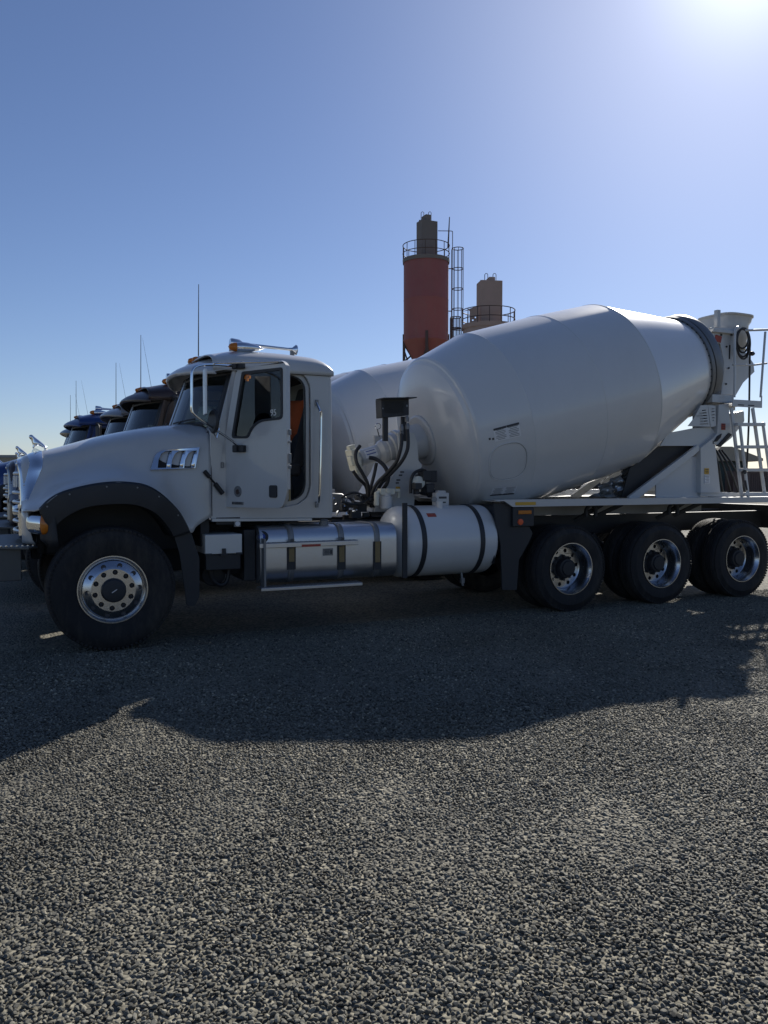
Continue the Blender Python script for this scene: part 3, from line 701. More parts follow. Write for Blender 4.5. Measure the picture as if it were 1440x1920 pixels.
# ---- fuel tank (rounded-square section) with straps and steps
tx0, tx1 = at(487, 1040, .07).x, at(742, 1040, .07).x
tz0, tz1 = .535, 1.115
sec = fillet([(.05, tz0), (.62, tz0), (.62, tz1), (.05, tz1)], [.17, .1, .1, .17], 8)
tk = MB().plate(sec, (), tx0, tx1, lambda u, v, w: (w, u, v)).build('fuel_tank', 'alu', T, bevel=.018, ang=28)
def strap(x, wd, zlow, m='galv', name='tank_strap', par=tk):
    rws = [[(xx, .335+(y-.335)*1.012-.0, .825+(z-.825)*1.016) for y, z in sec[::1]] for xx in (x-wd/2, x+wd/2)]
    return MB().grid(rws, True).build(name, m, par, solid=.006)
for px in (546, 640, 707):
    x = at(px, 1040, .05).x; st_ = strap(x, .062, 0)
    z1_ = at(px, 1015, .05).z; z2_ = at(px, 1068, .05).z
    MB().obox((x, .043, (z1_+z2_)/2), (.045, 0, 0), (0, .004, 0), (0, 0, (z1_-z2_)/2)).build('strap_liner', 'black', st_)
    MB().obox((x, .036, (z1_+z2_)/2+.04), (.029, 0, 0), (0, .004, 0), (0, 0, (z1_-z2_)/2-.04)).build('strap_face', 'brass', st_, bevel=.002)
for nm, (xa, ya, xb, yb), dpt, th in (('upper_step', (487, 1020, 673, 1013), .10, .045), ('lower_step', (490, 1105, 680, 1091), .17, .030)):
    yv = -.03 if nm == 'upper_step' else -.09
    a = at(xa, ya, yv); b = at(xb, yb, yv); z = (a.z+b.z)/2
    s_ = MB().box(a.x, b.x, yv, yv+dpt, z-th, z).build(nm, 'alu', tk, bevel=.004)
    mb = MB()
    for k in range(22): mb.obox((a.x+(b.x-a.x)*(k+.5)/22, yv+dpt/2, z+.002), (.018, 0, 0), (0, dpt*.42, 0), (0, 0, .003))
    mb.build('tread', 'galv', s_)
mb = MB()
for px in (547, 641):
    x = at(px, 1040, 0).x; mb.plate([(-.03, .985), (.05, .985), (.05, .86)], (), x-.02, x+.02, lambda u, v, w: (w, u, v))
mb.box(tx0+.01, tx0+.03, -.05, .08, .50, 1.0)
mb.build('step_bracket', 'galv', tk)
c = at(608, 992, .20); fc = MB().lathe((c.x, .22, tz1-.012), (0, -.25, 1), [(0, .05), (.035, .05), (.04, .044), (.06, .042), (.064, 0)], 24).build('filler_cap', 'galv', tk)
c = at(493, 1008, .09); dc = MB().lathe((c.x+.0, .10, c.z), (-.5, -1, .3), [(-.02, .062), (.03, .062), (.035, .055), (.035, .036), (.03, .034)], 24).build('urea_cap', 'black', tk)
MB().lathe((c.x+.0, .10, c.z), (-.5, -1, .3), [(.030, .035), (.040, .033), (.042, 0)], 20).build('cap_disc', 'blue', dc)
for px, py, wd, ht, m_ in ((573, 1002, .16, .05, 'blue'), (591, 1000.5, .10, .02, 'ink')):
    c = at(px, py, .09); MB().obox((c.x+.0, .088, c.z+.0), (wd/2, 0, 0), (0, -.006, .004), (0, .6*ht/2, .8*ht/2)).build('tank_label', m_, tk)
a = at(575, 1023, -.034); MB().obox((a.x+.05, -.034, a.z), (.10, 0, 0), (0, .003, 0), (0, 0, .012)).build('step_label', 'red', tk)
a = at(615, 1035, .045); pl = MB().obox((a.x, .046, a.z), (.055, 0, 0), (0, .003, 0), (0, 0, .037)).build('data_plate', 'galv', tk)
mb = MB()
for k in range(4): mb.obox((a.x-.012, .0425, a.z+.022-.014*k), (.03-.004*(k % 2), 0, 0), (0, .001, 0), (0, 0, .0035))
mb.obox((a.x+.035, .0425, a.z), (.012, 0, 0), (0, .001, 0), (0, 0, .02)); mb.build('plate_print', 'ink', pl)
# ---- white water tank
wr = .40; wy = wr+.03; wz = .885; w0, w1 = 3.06, 4.10
prof = [(0, 0)]+[(-.22+0*k, 0) for k in range(0)]
dome = [(-.20*cos(a*pi/16), wr*sin(a*pi/16)) for a in range(0, 9)]
prof = [(s, r) for s, r in dome]+[(.004, wr), (w1-w0, wr)]+[(w1-w0+.13*sin(a*pi/16), wr*cos(a*pi/16)) for a in range(1, 9)]
wt = MB().lathe((w0+.05, wy, wz), (1, 0, 0), prof, 64).build('water_tank', 'drum', T, ang=50)
for px in (796, 905):
    x = at(px, 1000, .04).x
    MB().lathe((x, wy, wz), (1, 0, 0), [(-.03, wr+.001), (-.028, wr+.008), (.028, wr+.008), (.03, wr+.001)], 64).build('tank_strap', 'black', wt)
a = at(760, 943, .02); b = at(760, 1084, .02)
MB().obox(((a.x+b.x)/2, .035, (a.z+b.z)/2), (.028, 0, 0), (0, .012, 0), (0, 0, (a.z-b.z)/2)).build('tank_post', 'black', wt, bevel=.003)
mb = MB(); mb.lathe((3.58, wy-.12, wz+wr-.04), (0, 0, 1), [(0, .035), (.09, .035), (.09, 0)], 12); mb.build('filler_neck', 'drum', wt)
c = at(808, 957, .18); th_ = R(131)
MB().grid([[(c.x+dx_, wy+(wr+.003)*cos(th_+q), wz+(wr+.003)*sin(th_+q)) for dx_ in (-.055, .055)] for q in (-.07, 0, .07)]).build('tank_label', 'red', wt, solid=.002)
mb = MB(); mb.tube([(3.86, .3, .52), (3.86, .28, .40), (3.87, .28, .36)], .014, 8); mb.obox((3.86, .28, .42), (.02, 0, 0), (0, .02, 0), (0, 0, .03)); mb.build('drain_valve', 'galv', wt)
MB().box(3.2, 4.2, wy-.1, .8, .66, .80).build('tank_cradle', 'dark', wt)
# ---- black splash guard ahead of the tridem
g_ = fillet(XZ([(925, 945), (975, 940), (985, 975), (998, 1000), (990, 1018), (972, 1050), (968, 1106), (941, 1106), (938, 1020), (930, 985)], .06), .01)
for f in ((lambda u, v, w: (u, w, v)), (lambda u, v, w: (u, 2*CY-w, v))):
    MB().plate(g_, (), .05, .075, f).build('mud_flap', 'black', T, bevel=.003)
rws = []
for x, z in ((4.16, .62), (4.15, .9), (4.22, 1.15), (4.35, 1.28)): rws.append([(x, .07, z), (x, .75, z)])
MB().grid(rws).build('splash_guard', 'black', T, solid=.01)
# ---- white fender rail over the tridem (both sides) with lamps
for s_ in (0, 1):
    f = (lambda p: p) if s_ == 0 else mirY
    y0, y1 = (.0, .10) if s_ == 0 else (2*CY-.10, 2*CY)
    rl = MB().plate([(4.08, 1.352), (4.16, 1.338), (4.24, 1.338), (4.36, 1.268), (9.6, 1.268), (9.6, 1.338), (4.2, 1.352)], (), y0, y1).build('fender_rail', 'paint', T, bevel=.012)
    mb = MB(); yy = (.10, .66) if s_ == 0 else (2*CY-.66, 2*CY-.10)
    mb.box(4.36, 9.5, yy[0], yy[1], 1.318, 1.330); mb.build('fender_deck', 'alud', rl)
    mb = MB()
    yy = (.62, .66) if s_ == 0 else (2*CY-.66, 2*CY-.62)
    mb.box(4.5, 7.9, yy[0], yy[1], 1.13, 1.31); mb.build('fender_skirt', 'galv', rl)
    yy = (.012, .05) if s_ == 0 else (2*CY-.05, 2*CY-.012)
    lb = MB().box(4.37, 4.66, yy[0], yy[1], 1.04, 1.262).build('lamp_bracket', 'black', rl, bevel=.01)
    yl = -1 if s_ == 0 else 1; y_ = yy[0] if s_ == 0 else yy[1]
    MB().obox((4.53, y_, 1.205), (.09, 0, 0), (0, .01, 0), (0, 0, .022)).build('side_marker', 'amber', lb, bevel=.006)
    MB().lathe((4.47, y_, 1.095), (0, yl, 0), [(0, .037), (.01, .034), (.014, 0)], 20).build('round_reflector', 'redlens', lb)
    ylb = -.003 if s_ == 0 else 2*CY+.003
    MB().obox((4.53, ylb, 1.305), (.14, 0, 0), (0, .002, 0), (0, 0, .018)).build('rail_label', 'yellow', rl)
    mb = MB()
    for px in (1108, 1262):
        x = at(px, 960, .3).x; yq = .30 if s_ == 0 else 2*CY-.30
        mb.tube(catmull([(x-.07, yq, 1.12), (x-.07, yq, 1.21), (x, yq, 1.265), (x+.07, yq, 1.21), (x+.07, yq, 1.12)], 4), .024, 8)
        mb.bar((x+.18, yq, 1.27), (x-.1+.0, yq+(.2 if s_ == 0 else -.2), 1.05), .05, .03)
        mb.bar((x+.50, yq, 1.27), (x+.2+.0, yq+(.2 if s_ == 0 else -.2), 1.09), .05, .03)
    mb.build('rail_bracket', 'dark', rl)

# ---- the drum
TL = R(15.259); DA = V((cos(TL), 0, sin(TL))); D0 = V((4.044, CY, 2.127)); DU = V((-sin(TL), 0, cos(TL))); DY = V((0, 1, 0))
nodes = [(0, .992), (.635, 1.158), (1.717, 1.176), (2.62, 1.159), (4.075, .687)]
prof = [(-.235*cos(a*pi/20), .965*sin(a*pi/20)) for a in range(0, 10)]+[(-.028, .975), (-.010, .988), (0, .994)]
for (s0, r0), (s1, r1) in zip(nodes, nodes[1:]):
    n = 6
    for k in range(1, n+1): t = k/n; prof.append((s0+(s1-s0)*t, r0+(r1-r0)*t))
    if s1 < 4: prof += [(s1+.004, r1+.0035), (s1+.016, r1+.0035), (s1+.020, r1-.001)]
prof += [(4.27, .63), (4.30, .60), (4.30, .50), (4.1, .48)]
drum = MB().lathe(D0, DA, prof, 144).build('drum', 'drum', T, ang=9)
def dpt(s, ph, off=0):
    r = next((r0+(r1-r0)*(s-s0)/(s1-s0) for (s0, r0), (s1, r1) in zip(nodes, nodes[1:]) if s0 <= s <= s1), .6)+off
    return D0+DA*s+(DY*cos(ph)+DU*sin(ph))*r
def dfind(px, py):
    best = None
    s_, p_, st, sp = 1.5, pi, 1.5, 1.4
    for it in range(9):
        c = [(s_+st*i/5, p_+sp*j/5) for i in range(-5, 6) for j in range(-5, 6) if 0.01 < s_+st*i/5 < 4.07]
        c.sort(key=lambda q: (lambda v: (v[0]-px)**2+(v[1]-py)**2)(proj(dpt(*q))))
        s_, p_ = c[0]; st *= .4; sp *= .4
    return s_, p_
def dquad(c, du, dv, off, n=6):      # patch conformed to the drum: c centre mark, du/dv half sizes along axis / round the barrel (m), skew follows the barrel
    s_, p_ = dfind(*c); return MB().grid([[tuple(dpt(s_+du*(2*i/n-1), p_+dv/1.16*(2*j/n-1), off)) for i in range(n+1)] for j in range(n+1)])
hs, hp_ = dfind(953, 867)
ring = [(hs+.235*(abs(cos(a))**.75)*(1 if cos(a) > 0 else -1), hp_+.27/1.16*(abs(sin(a))**.75)*(1 if sin(a) > 0 else -1)) for a in [2*pi*k/48 for k in range(48)]]
hatch = MB().grid([[tuple(dpt(hs+(s-hs)*q, hp_+(p-hp_)*q, o)) for s, p in ring] for q, o in ((1, .0), (.99, .010), (.95, .010), (.94, .003))], True).build('drum_hatch', 'drum', drum, ang=40)
MB().grid([[tuple(dpt(hs+(s-hs)*q, hp_+(p-hp_)*q, .0025)) for s, p in ring] for q in (.94, .925)], True).build('hatch_gap', 'galv', hatch)
def tw(c, lines, wid, nm, headrow):
    s_, p_ = dfind(*c); mb = MB(); dk = MB(); pa = MB()
    pa.grid([[tuple(dpt(s_+wid*(2*i/6-1), p_+.075*(2*j/4-1), .0015)) for i in range(7)] for j in range(5)])
    P_ = pa.build(nm, 'label', drum)
    for r_ in range(8):
        z = (1-2*(r_+.5)/8)*.068
        for half in (-1, 1):
            L_ = wid*(.78 if (r_*7+half) % 3 else .55)
            x0 = s_+half*wid*.5-L_*.5; 
            a_ = .0032 if r_ != headrow else .012
            tgt = dk if r_ == headrow else mb
            if r_ == headrow: x0, L_ = s_+half*wid*.5-wid*.49, wid*.98
            tgt.grid([[tuple(dpt(x0+L_*i/3, p_-(z+q)*1.0, .003)) for i in range(4)] for q in (-a_, a_)])
    dk.build('sticker_header', 'ink', P_); mb.build('sticker_text', 'galv', P_)
tw((951, 810), 0, .155, 'warning_sticker', 0)
tw((944, 921), 0, .155, 'warning_sticker', 7)
mb = MB()
for px in (918, 924.5):
    s_, p_ = dfind(px, 823); mb.grid([[tuple(dpt(s_+.012*i, p_+.012*j, .003)) for i in (-1, 1)] for j in (-1, 1)])
mb.build('drum_marks', 'ink', drum)
# roller track ring
ring = MB().lathe(D0, DA, [(4.0, .70), (4.0, .742), (4.05, .748), (4.05, .70)], 144); ring.lathe(D0, DA, [(4.085, .64), (4.085, .735), (4.10, .742), (4.20, .742), (4.215, .735), (4.215, .6)], 144)
ring.build('drum_ring', 'galv', drum)
mb = MB()
for k in range(48):
    a = 2*pi*k/48; mb.lathe(D0+DA*4.0+(DY*cos(a)+DU*sin(a))*.722, tuple(-DA), [(0, .009), (.012, .009), (.012, 0)], 6)
mb.build('ring_bolt', 'dark', drum)
# ---- front pedestal, gearbox, hydraulic motor
gb = MB().lathe(D0, DA, [(-.18, .24), (-.24, .24), (-.25, .22), (-.45, .22), (-.47, .20), (-.55, .20), (-.56, .218), (-.605, .218), (-.615, .198), (-.68, .192), (-.69, .162), (-.745, .158), (-.755, .145), (-.81, .138), (-.84, .115), (-.86, .10)], 40)
gearbox = gb.build('gearbox', 'paint', T, ang=30)
mb = MB()
for k in range(20):
    a = 2*pi*k/20; mb.lathe(D0-DA*.60+(DY*cos(a)+DU*sin(a))*.207, tuple(-DA), [(0, .010), (.016, .010), (.016, 0)], 6)
mb.build('gearbox_bolt', 'cream', gearbox)
MB().lathe(D0-DA*.745+(DY*-.8+DU*.25)*.125, tuple(-DA), [(0, .025), (.02, .025), (.02, 0)], 12).build('oil_plug', 'ink', gearbox)
mo = MB().lathe(D0, DA, [(-.85, .08), (-.86, .098), (-1.10, .098), (-1.11, .08), (-1.14, .08)], 28).build('drive_motor', 'paint', gearbox, ang=30)
c = D0-DA*1.18
mb = MB(); mb.obox(c, DA*.05, DY*.10, DU*.13); mb.obox(c+DU*.14, DA*.04, DY*.05, DU*.04); mb.obox(c-DU*.14, DA*.035, DY*.07, DU*.05); mb.obox(c-DA*.05-DY*.04, DA*.03, DY*.06, DU*.06); mb.lathe(c-DY*.1, (0, -1, 0), [(0, .05), (.04, .045), (.04, 0)], 12); mb.lathe(c-DU*.05-DY*.1, (0, -1, 0), [(0, .03), (.06, .03), (.06, 0)], 8)
mb.build('motor_block', 'cream', mo, bevel=.012)
mb = MB(); mb.grid([[tuple(D0-DA*s+(DY*cos(a)+DU*sin(a))*.0995) for s in (.90, 1.06)] for a in (pi*.72, pi*.84, pi*.96, pi*1.06)])
lb = mb.build('motor_label', 'label', mo)
mb = MB(); 
for a in (pi*.80, pi*.93): mb.grid([[tuple(D0-DA*s+(DY*cos(a+q)+DU*sin(a+q))*.101) for s in (.92, 1.04)] for q in (-.05, .05)])
mb.build('label_print', 'blue', lb)
yp = .86
ped = XZ([(746, 811), (777, 811), (783, 832), (785, 863), (792, 873), (781, 892), (776, 958), (700, 960), (718, 922), (741, 884), (750, 862)], yp)
pd = MB().plate(ped, (), yp, yp+.03); pd.plate(ped, (), 2*CY-yp-.03, 2*CY-yp)
fl = XZ([(750, 862), (741, 884), (718, 922), (700, 960)], yp)
pd.grid([[(x-.004, y, z) for y in (yp+.02, 2*CY-yp-.02)] for x, z in fl])
fl = XZ([(792, 873), (781, 892), (776, 958)], yp); pd.grid([[(x, y, z) for y in (yp+.02, 2*CY-yp-.02)] for x, z in fl])
pedestal = pd.build('front_pedestal', 'paint', T, bevel=.006)
MB().lathe(D0, DA, [(-.26, .0), (-.26, .30), (-.245, .32), (-.22, .32), (-.215, .0)], 40).build('hub_flange', 'paint', pedestal)
mb = MB()
for px, py, w_ in ((754, 885, .05), (751, 891, .045), (747, 900, .05), (745, 905.5, .04)):
    p = at(px, py, yp-.004); mb.obox((p.x, yp-.004, p.z), (w_/2, 0, 0), (0, .002, 0), (0, 0, .008))
mb.build('pedestal_print', 'ink', pedestal)
p = at(746, 915.5, yp-.004); MB().obox((p.x, yp-.004, p.z), (.028, 0, 0), (0, .002, 0), (0, 0, .020)).build('yellow_sticker', 'yellow', pedestal)
# black oil cooler on two posts
q = [(715, 746), (768, 743), (767, 782), (715.5, 785)]
yc_ = .62
cc = [at(a, b, yc_) for a, b in ((714.5, 748), (767, 744), (767, 778.5), (716, 783.5))]
co = MB().plate([(p.x, p.z) for p in cc], (), yc_, yc_+.16).build('oil_cooler', 'black', T, bevel=.006)
mb = MB(); mb.obox(((cc[0].x+cc[1].x)/2+.01, yc_-.01, cc[0].z+.012), ((cc[1].x-cc[0].x)/2+.035, 0, .012), (0, .10, 0), (0, 0, .005)); mb.build('cooler_hood', 'black', co)
mb = MB(); fx0, fx1 = cc[0].x+.045, cc[1].x-.07; fz1, fz0 = min(cc[0].z, cc[1].z)-.03, max(cc[2].z, cc[3].z)+.02
for k in range(13): z = fz0+(fz1-fz0)*k/12; mb.box(fx0, fx1, yc_-.008, yc_+.001, z-.002, z+.002)
mb.build('cooler_fins', 'dark', co)
mb = MB(); mb.lathe((cc[1].x-.03, yc_, (cc[1].z+cc[2].z)/2), (0, -1, 0), [(0, .013), (.01, .013), (.01, 0)], 10); mb.lathe((cc[0].x+.02, yc_, (cc[0].z+cc[3].z)/2), (0, -1, 0), [(0, .008), (.01, .008), (.01, 0)], 10); mb.build('cooler_bolt', 'galv', co)
mb = MB()
for px in (723, 757.5):
    p = at(px, 783, yc_+.05); p2 = at(px, 809, yc_+.05); mb.obox((p.x, yc_+.06, (p.z+p2.z)/2-.05), (.028, 0, 0), (0, .02, 0), (0, 0, (p.z-p2.z)/2+.06))
mb.build('cooler_post', 'black', co)
p = at(710, 799, .70)
gg = MB().lathe((p.x, .72, p.z), (-.45, -.89, 0), [(-.03, 0), (-.03, .036), (.0, .036), (.004, .030)], 20).build('pressure_gauge', 'chrome', T)
MB().lathe((p.x, .72, p.z), (-.45, -.89, 0), [(-.002, .031), (.001, 0)], 18).build('gauge_face', 'label', gg)
p2 = at(711, 818, .9); MB().tube([(p.x, .74, p.z-.03), tuple(p2)], .006, 6).build('gauge_pipe', 'dark', gg)
def hose(pts, r, name='hydraulic_hose', m='hose'):
    w_ = [tuple(at(a, b, y)) for a, b, y in pts]; return MB().tube(catmull(w_, 6), r, 10).build(name, m, T)
hose([(753, 806, .60), (753, 830, .58), (749, 850, .58), (742, 868, .62), (724, 889, .70), (708, 905, .78), (698, 925, .85), (696, 950, .95)], .021)
hose([(764, 803, .58), (765, 835, .55), (760, 853, .55), (748, 872, .6), (728, 893, .70), (713, 910, .8), (700, 935, .86)], .021)
hose([(675, 836, .95), (667, 849, .92), (669, 868, .90), (681, 890, .90), (690, 910, .90), (692, 940, .95)], .021)
hose([(692, 858, .92), (705, 861, .90), (720, 873, .85), (728, 890, .82), (726, 905, .82), (718, 917, .85)], .024)
hose([(662, 883, .98), (672, 897, .98), (686, 912, .98), (690, 935, 1.0)], .020)
hose([(706, 868, 1.0), (702, 888, 1.0), (696, 912, 1.0), (692, 930, 1.0)], .020)
hose([(640, 933, .8), (655, 925, .75), (672, 925, .75), (690, 935, .8), (700, 950, .9)], .014)
hose([(640, 940, .7), (660, 945, .7), (680, 942, .75), (700, 930, .8)], .016)
hose([(770, 925, .6), (771, 900, .6), (778, 886, .6), (792, 881, .62), (800, 885, .7)], .018)
hose([(775, 905, .55), (780, 918, .55), (790, 926, .6), (803, 928, .7)], .013)
mb = MB()
for px, py, y in ((753, 803, .6), (764, 800, .58), (763, 786, .6), (753, 812, .6)):
    p = at(px, py, y); mb.lathe(p, (0, 0, 1), [(-.03, 0), (-.03, .024), (0, .028), (.02, .024), (.03, .018), (.045, .018), (.045, 0)], 8)
mb.build('hose_fitting', 'galv', T)
# return filter, valves, pump behind the tank
p = at(724, 925, .72)
fl_ = MB().lathe((p.x, .72, p.z), (0, 0, -1), [(-.02, 0), (-.02, .06), (.03, .06), (.04, .075), (.17, .075), (.185, .06), (.19, 0)], 24).build('oil_filter', 'paint', T)
mb = MB(); mb.obox((p.x, .72, p.z+.02), (.09, 0, 0), (0, .05, 0), (0, 0, .035)); mb.tube([(p.x-.08, .72, p.z+.02), (p.x-.13, .70, p.z), (p.x-.13, .70, p.z-.14)], .03, 10); mb.tube([(p.x+.05, .72, p.z+.03), (p.x+.16, .72, p.z+.03), (p.x+.17, .74, p.z-.05)], .026, 10); mb.lathe((p.x, .67, p.z+.03), (0, -1, 0), [(0, .03), (.02, .03), (.02, 0)], 12)
mb.build('filter_head', 'cream', fl_, bevel=.006)
random.seed(3)
mb = MB()
for k in range(16):
    p = at(random.uniform(780, 822), random.uniform(886, 928), random.uniform(.52, .72)); sx = random.uniform(.02, .055)
    if k % 3: mb.obox(p, (sx, 0, 0), (0, sx, 0), (0, 0, sx*random.uniform(.6, 1.3)))
    else: mb.lathe(p, (random.uniform(-1, 1), -1, random.uniform(-.5, .5)), [(-.03, 0), (-.03, sx), (.03, sx), (.03, 0)], 12)
mb.build('control_valve', 'black', T, bevel=.008)
p = at(784, 905, .6); MB().lathe((p.x, .6, p.z), (-.3, -1, .1), [(-.03, 0), (-.03, .08), (.03, .075), (.05, .04), (.05, 0)], 24).build('air_tank_end', 'cream', T)
p = at(826, 936, .45)
wp = MB().obox((p.x, .45, p.z), (.085, 0, 0), (0, .05, 0), (0, 0, .075)); wp.obox((p.x, .45, p.z+.085), (.05, 0, 0), (0, .04, 0), (0, 0, .015)); wp = wp.build('flow_meter', 'paint', T, bevel=.008)
mb = MB(); mb.obox((p.x, .398, p.z+.02), (.05, 0, 0), (0, .002, 0), (0, 0, .012)); mb.obox((p.x+.01, .398, p.z-.035), (.03, 0, 0), (0, .002, 0), (0, 0, .008)); mb.build('meter_print', 'ink', wp)
MB().lathe((p.x-.10, .42, p.z-.0), (-.3, -1, 0), [(0, .032), (.015, .032), (.015, 0)], 16).build('meter_dial', 'galv', wp)
mb = MB()
for k in range(26):
    p = at(random.uniform(626, 700), random.uniform(930, 972), random.uniform(.75, 1.2)); sx = random.uniform(.015, .05)
    if k % 2: mb.obox(p, (sx*1.4, 0, 0), (0, sx, 0), (0, 0, sx))
    else: mb.tube([p, p+V((random.uniform(-.15, .15), random.uniform(-.1, .1), random.uniform(-.06, .06)))], random.uniform(.008, .02), 8)
mb.build('transmission_clutter', 'dark', T, bevel=.004)
mb = MB()
for k in range(18):
    p = at(random.uniform(626, 690), random.uniform(930, 966), random.uniform(.72, .9)); mb.lathe(p, (random.uniform(-1, 1), -1, random.uniform(-1, 1)), [(-.012, 0), (-.012, .012), (.012, .012), (.012, 0)], 8)
mb.build('pipe_fitting', 'chrome', T)
MB().plate(XZ([(622, 975), (740, 975), (740, 985), (622, 985)], .74), (), .74, .79).build('frame_cover', 'dark', T)
MB().plate(XZ([(622, 925), (642, 925), (652, 933), (652, 960), (622, 960)], 1.3), (), 1.3, 1.9).build('exhaust_box', 'galv', T, bevel=.02)

# ---- rear pedestal (white), braces, guard, black flaps
y0 = .60
rp = empty('rear_pedestal'); rp.parent = T
def both(name, m, pts, ya, yb, yt=None, bev=.004, par=rp, mirror=True):
    g = XZ(pts, ya if yt is None else yt); mb = MB().plate(g, (), ya, yb)
    if mirror: mb.plate(g, (), 2*CY-yb, 2*CY-ya)
    return mb.build(name, m, par, bevel=bev)
both('pedestal_leg', 'paint', [(1314, 840), (1336, 822), (1342, 840), (1351, 924), (1314, 924)], .58, .74)
both('side_panel', 'paint', [(1295, 856), (1314, 856), (1314, 938), (1230, 936), (1230, 905)], .66, .68)
both('brace', 'paint', [(1180, 931), (1309, 834), (1314, 842), (1300, 855), (1194, 937), (1180, 937)], .60, .65)
both('gusset', 'paint', [(1238, 836), (1252, 812), (1299, 803), (1333, 801), (1345, 816), (1327, 831), (1314, 843), (1308, 836)], .64, .66)
both('column', 'paint', [(1345, 812), (1348, 759), (1367, 757), (1369, 806), (1374, 815), (1352, 836), (1336, 832), (1336, 823)], .58, .70)
both('base_beam', 'paint', [(1314, 921), (1440, 926), (1440, 936), (1314, 930)], .62, .70)
MB().plate(XZ([(1339, 828), (1345, 818), (1353, 813), (1351, 820), (1344, 828)], .57), (), .565, .60).build('lug_slot', 'dark', rp)
MB().plate(XZ([(1344, 836), (1366, 812), (1371, 815), (1350, 838)], .575), (), .56, .60).build('chute_arm', 'dark', rp)
both('cross_panel', 'paint', [(1300, 760), (1340, 758), (1345, 812), (1330, 840), (1300, 840)], .78, .80, mirror=True)
# louvred roller guard
gd = XZ([(1313, 760), (1326, 759.5), (1330, 800), (1289, 799), (1300, 785)], .60); gd2 = XZ([(1326, 759.5), (1340, 761), (1341, 799), (1331, 801)], .60)
slots = []
for k in range(6):
    x0, x1 = ((1315, 1323), (1310, 1324), (1304, 1325), (1311, 1325.5), (1311, 1326), (1311, 1327))[k]; yy = 769+k*5.1
    slots.append(XZ([(x0, yy), (x1, yy-1), (x1, yy+.8), (x0, yy+1.8)], .60))
s2 = [XZ([(x0, yy), (x1, yy-1), (x1, yy+.8), (x0, yy+1.8)], .60) for x0, x1, yy in ((1331, 1338, 766.5), (1332, 1338.5, 771.5), (1332.5, 1338.5, 777.5), (1333.5, 1338, 783), (1334.5, 1337.5, 788))]
MB().plate(gd, slots, .59, .60).build('roller_guard', 'paint', rp)
MB().plate(gd2, s2, .585, .60).build('roller_guard', 'paint', rp)
MB().lathe((at(1318, 778, .84).x, .84, at(1318, 778, .84).z), tuple(DA), [(-.06, 0), (-.06, .11), (.06, .11), (.06, 0)], 24).build('drum_roller', 'dark', rp)
for px, py, wd, ht, m_ in ((1356.3, 800, .075, .088, 'red'), (1325, 883.5, .082, .080, 'yellow')):
    p = at(px, py, .575); lb = MB().obox((p.x, .5745, p.z), (wd/2, 0, 0), (0, .003, 0), (0, 0, ht/2)).build('warning_label', m_, rp)
    mb = MB()
    for k in range(3): mb.obox((p.x+.002*k, .570, p.z+ht*.30-ht*.3*k), (wd*.36, 0, 0), (0, .001, 0), (0, 0, .0045))
    mb.build('label_print', 'ink', lb)
p = at(1326, 899, .575); lb = MB().obox((p.x, .5745, p.z), (.05, 0, 0), (0, .003, 0), (0, 0, .055)).build('white_label', 'label', rp)
mb = MB()
for k in range(5): mb.obox((p.x+.008*(k % 2)-.004, .570, p.z+.042-.02*k), (.036-.01*(k % 2), 0, 0), (0, .001, 0), (0, 0, .003))
mb.build('label_print', 'galv', lb)
# black rubber flap and crumpled sheet under the drum
MB().plate(XZ([(1236, 836.5), (1309, 834), (1181, 933), (1165, 933), (1181, 878), (1214, 856)], .72), (), .72, .74).build('rubber_flap', 'hose', T)
c4 = [at(*q, .85) for q in ((1103, 937), (1133, 906), (1192, 868), (1186, 935))]
rws = []
for i in range(17):
    u_ = i/16; a_ = c4[0].lerp(c4[3], u_); b_ = c4[1].lerp(c4[2], u_); row = []
    for j in range(11):
        p = a_.lerp(b_, j/10); q = p+V((0, .05*sin(u_*19+j*.9)+.03*sin(j*2.1+u_*7), .012*sin(u_*23+j))); row.append(tuple(q))
    rws.append(row)
MB().grid(rws).build('plastic_sheet', 'film', T, solid=.004, ang=60)
# ---- charge hopper and discharge
hopO = [(1333, 619), (1330, 614), (1378, 616), (1379, 640), (1380, 740), (1352, 740), (1357, 700), (1357, 677), (1351, 645), (1342, 641)]
yh = .86
h0 = XZ(hopO, yh); hb_ = MB().plate(h0, (), yh, yh+.02); hb_.plate(h0, (), 2*CY-yh-.02, 2*CY-yh)
hbk = hb_.build('hopper_side', 'paint', T, bevel=.004)
def hring(pts, name, m, par, hw0, hw1):
    rws = []
    for (px, py), hw_ in zip(pts, hw0):
        p = at(px, py, CY-hw_); rws.append([(p.x, CY-hw_, p.z), (p.x, CY+hw_, p.z)])
    return MB().grid(rws).build(name, m, par, solid=.012)
pT = [at(1322, 596, .80), at(1348, 588, .72), at(1387, 593, .74), at(1396, 599, .85)]
fun = MB()
def sgp(v, e=.55): return math.copysign(abs(v)**e, v)
def oval(cx, z0, lx, ly, tilt, n=36): return [(cx+lx*sgp(cos(2*pi*k/n))*.97, CY+ly*sgp(sin(2*pi*k/n))*.95, z0+tilt*lx*cos(2*pi*k/n)) for k in range(n)]
cx = at(1360, 600, CY).x; ztop = at(1360, 596, CY).z
zb_ = at(1355, 622, CY).z
fun.grid([oval(cx+.0, ztop-.025, .315, .36, -.03), oval(cx+.0, ztop+.0, .32, .365, -.03), oval(cx+.0, ztop-.015, .305, .35, -.03), oval(cx-.0, ztop-.09, .285, .335, -.03), oval(cx-.02, zb_+.06, .255, .33, 0), oval(cx-.04, zb_-.3, .23, .31, 0)], True)
fh = fun.build('charge_hopper', 'paint', T, solid=.012, ang=40)
mb = MB()
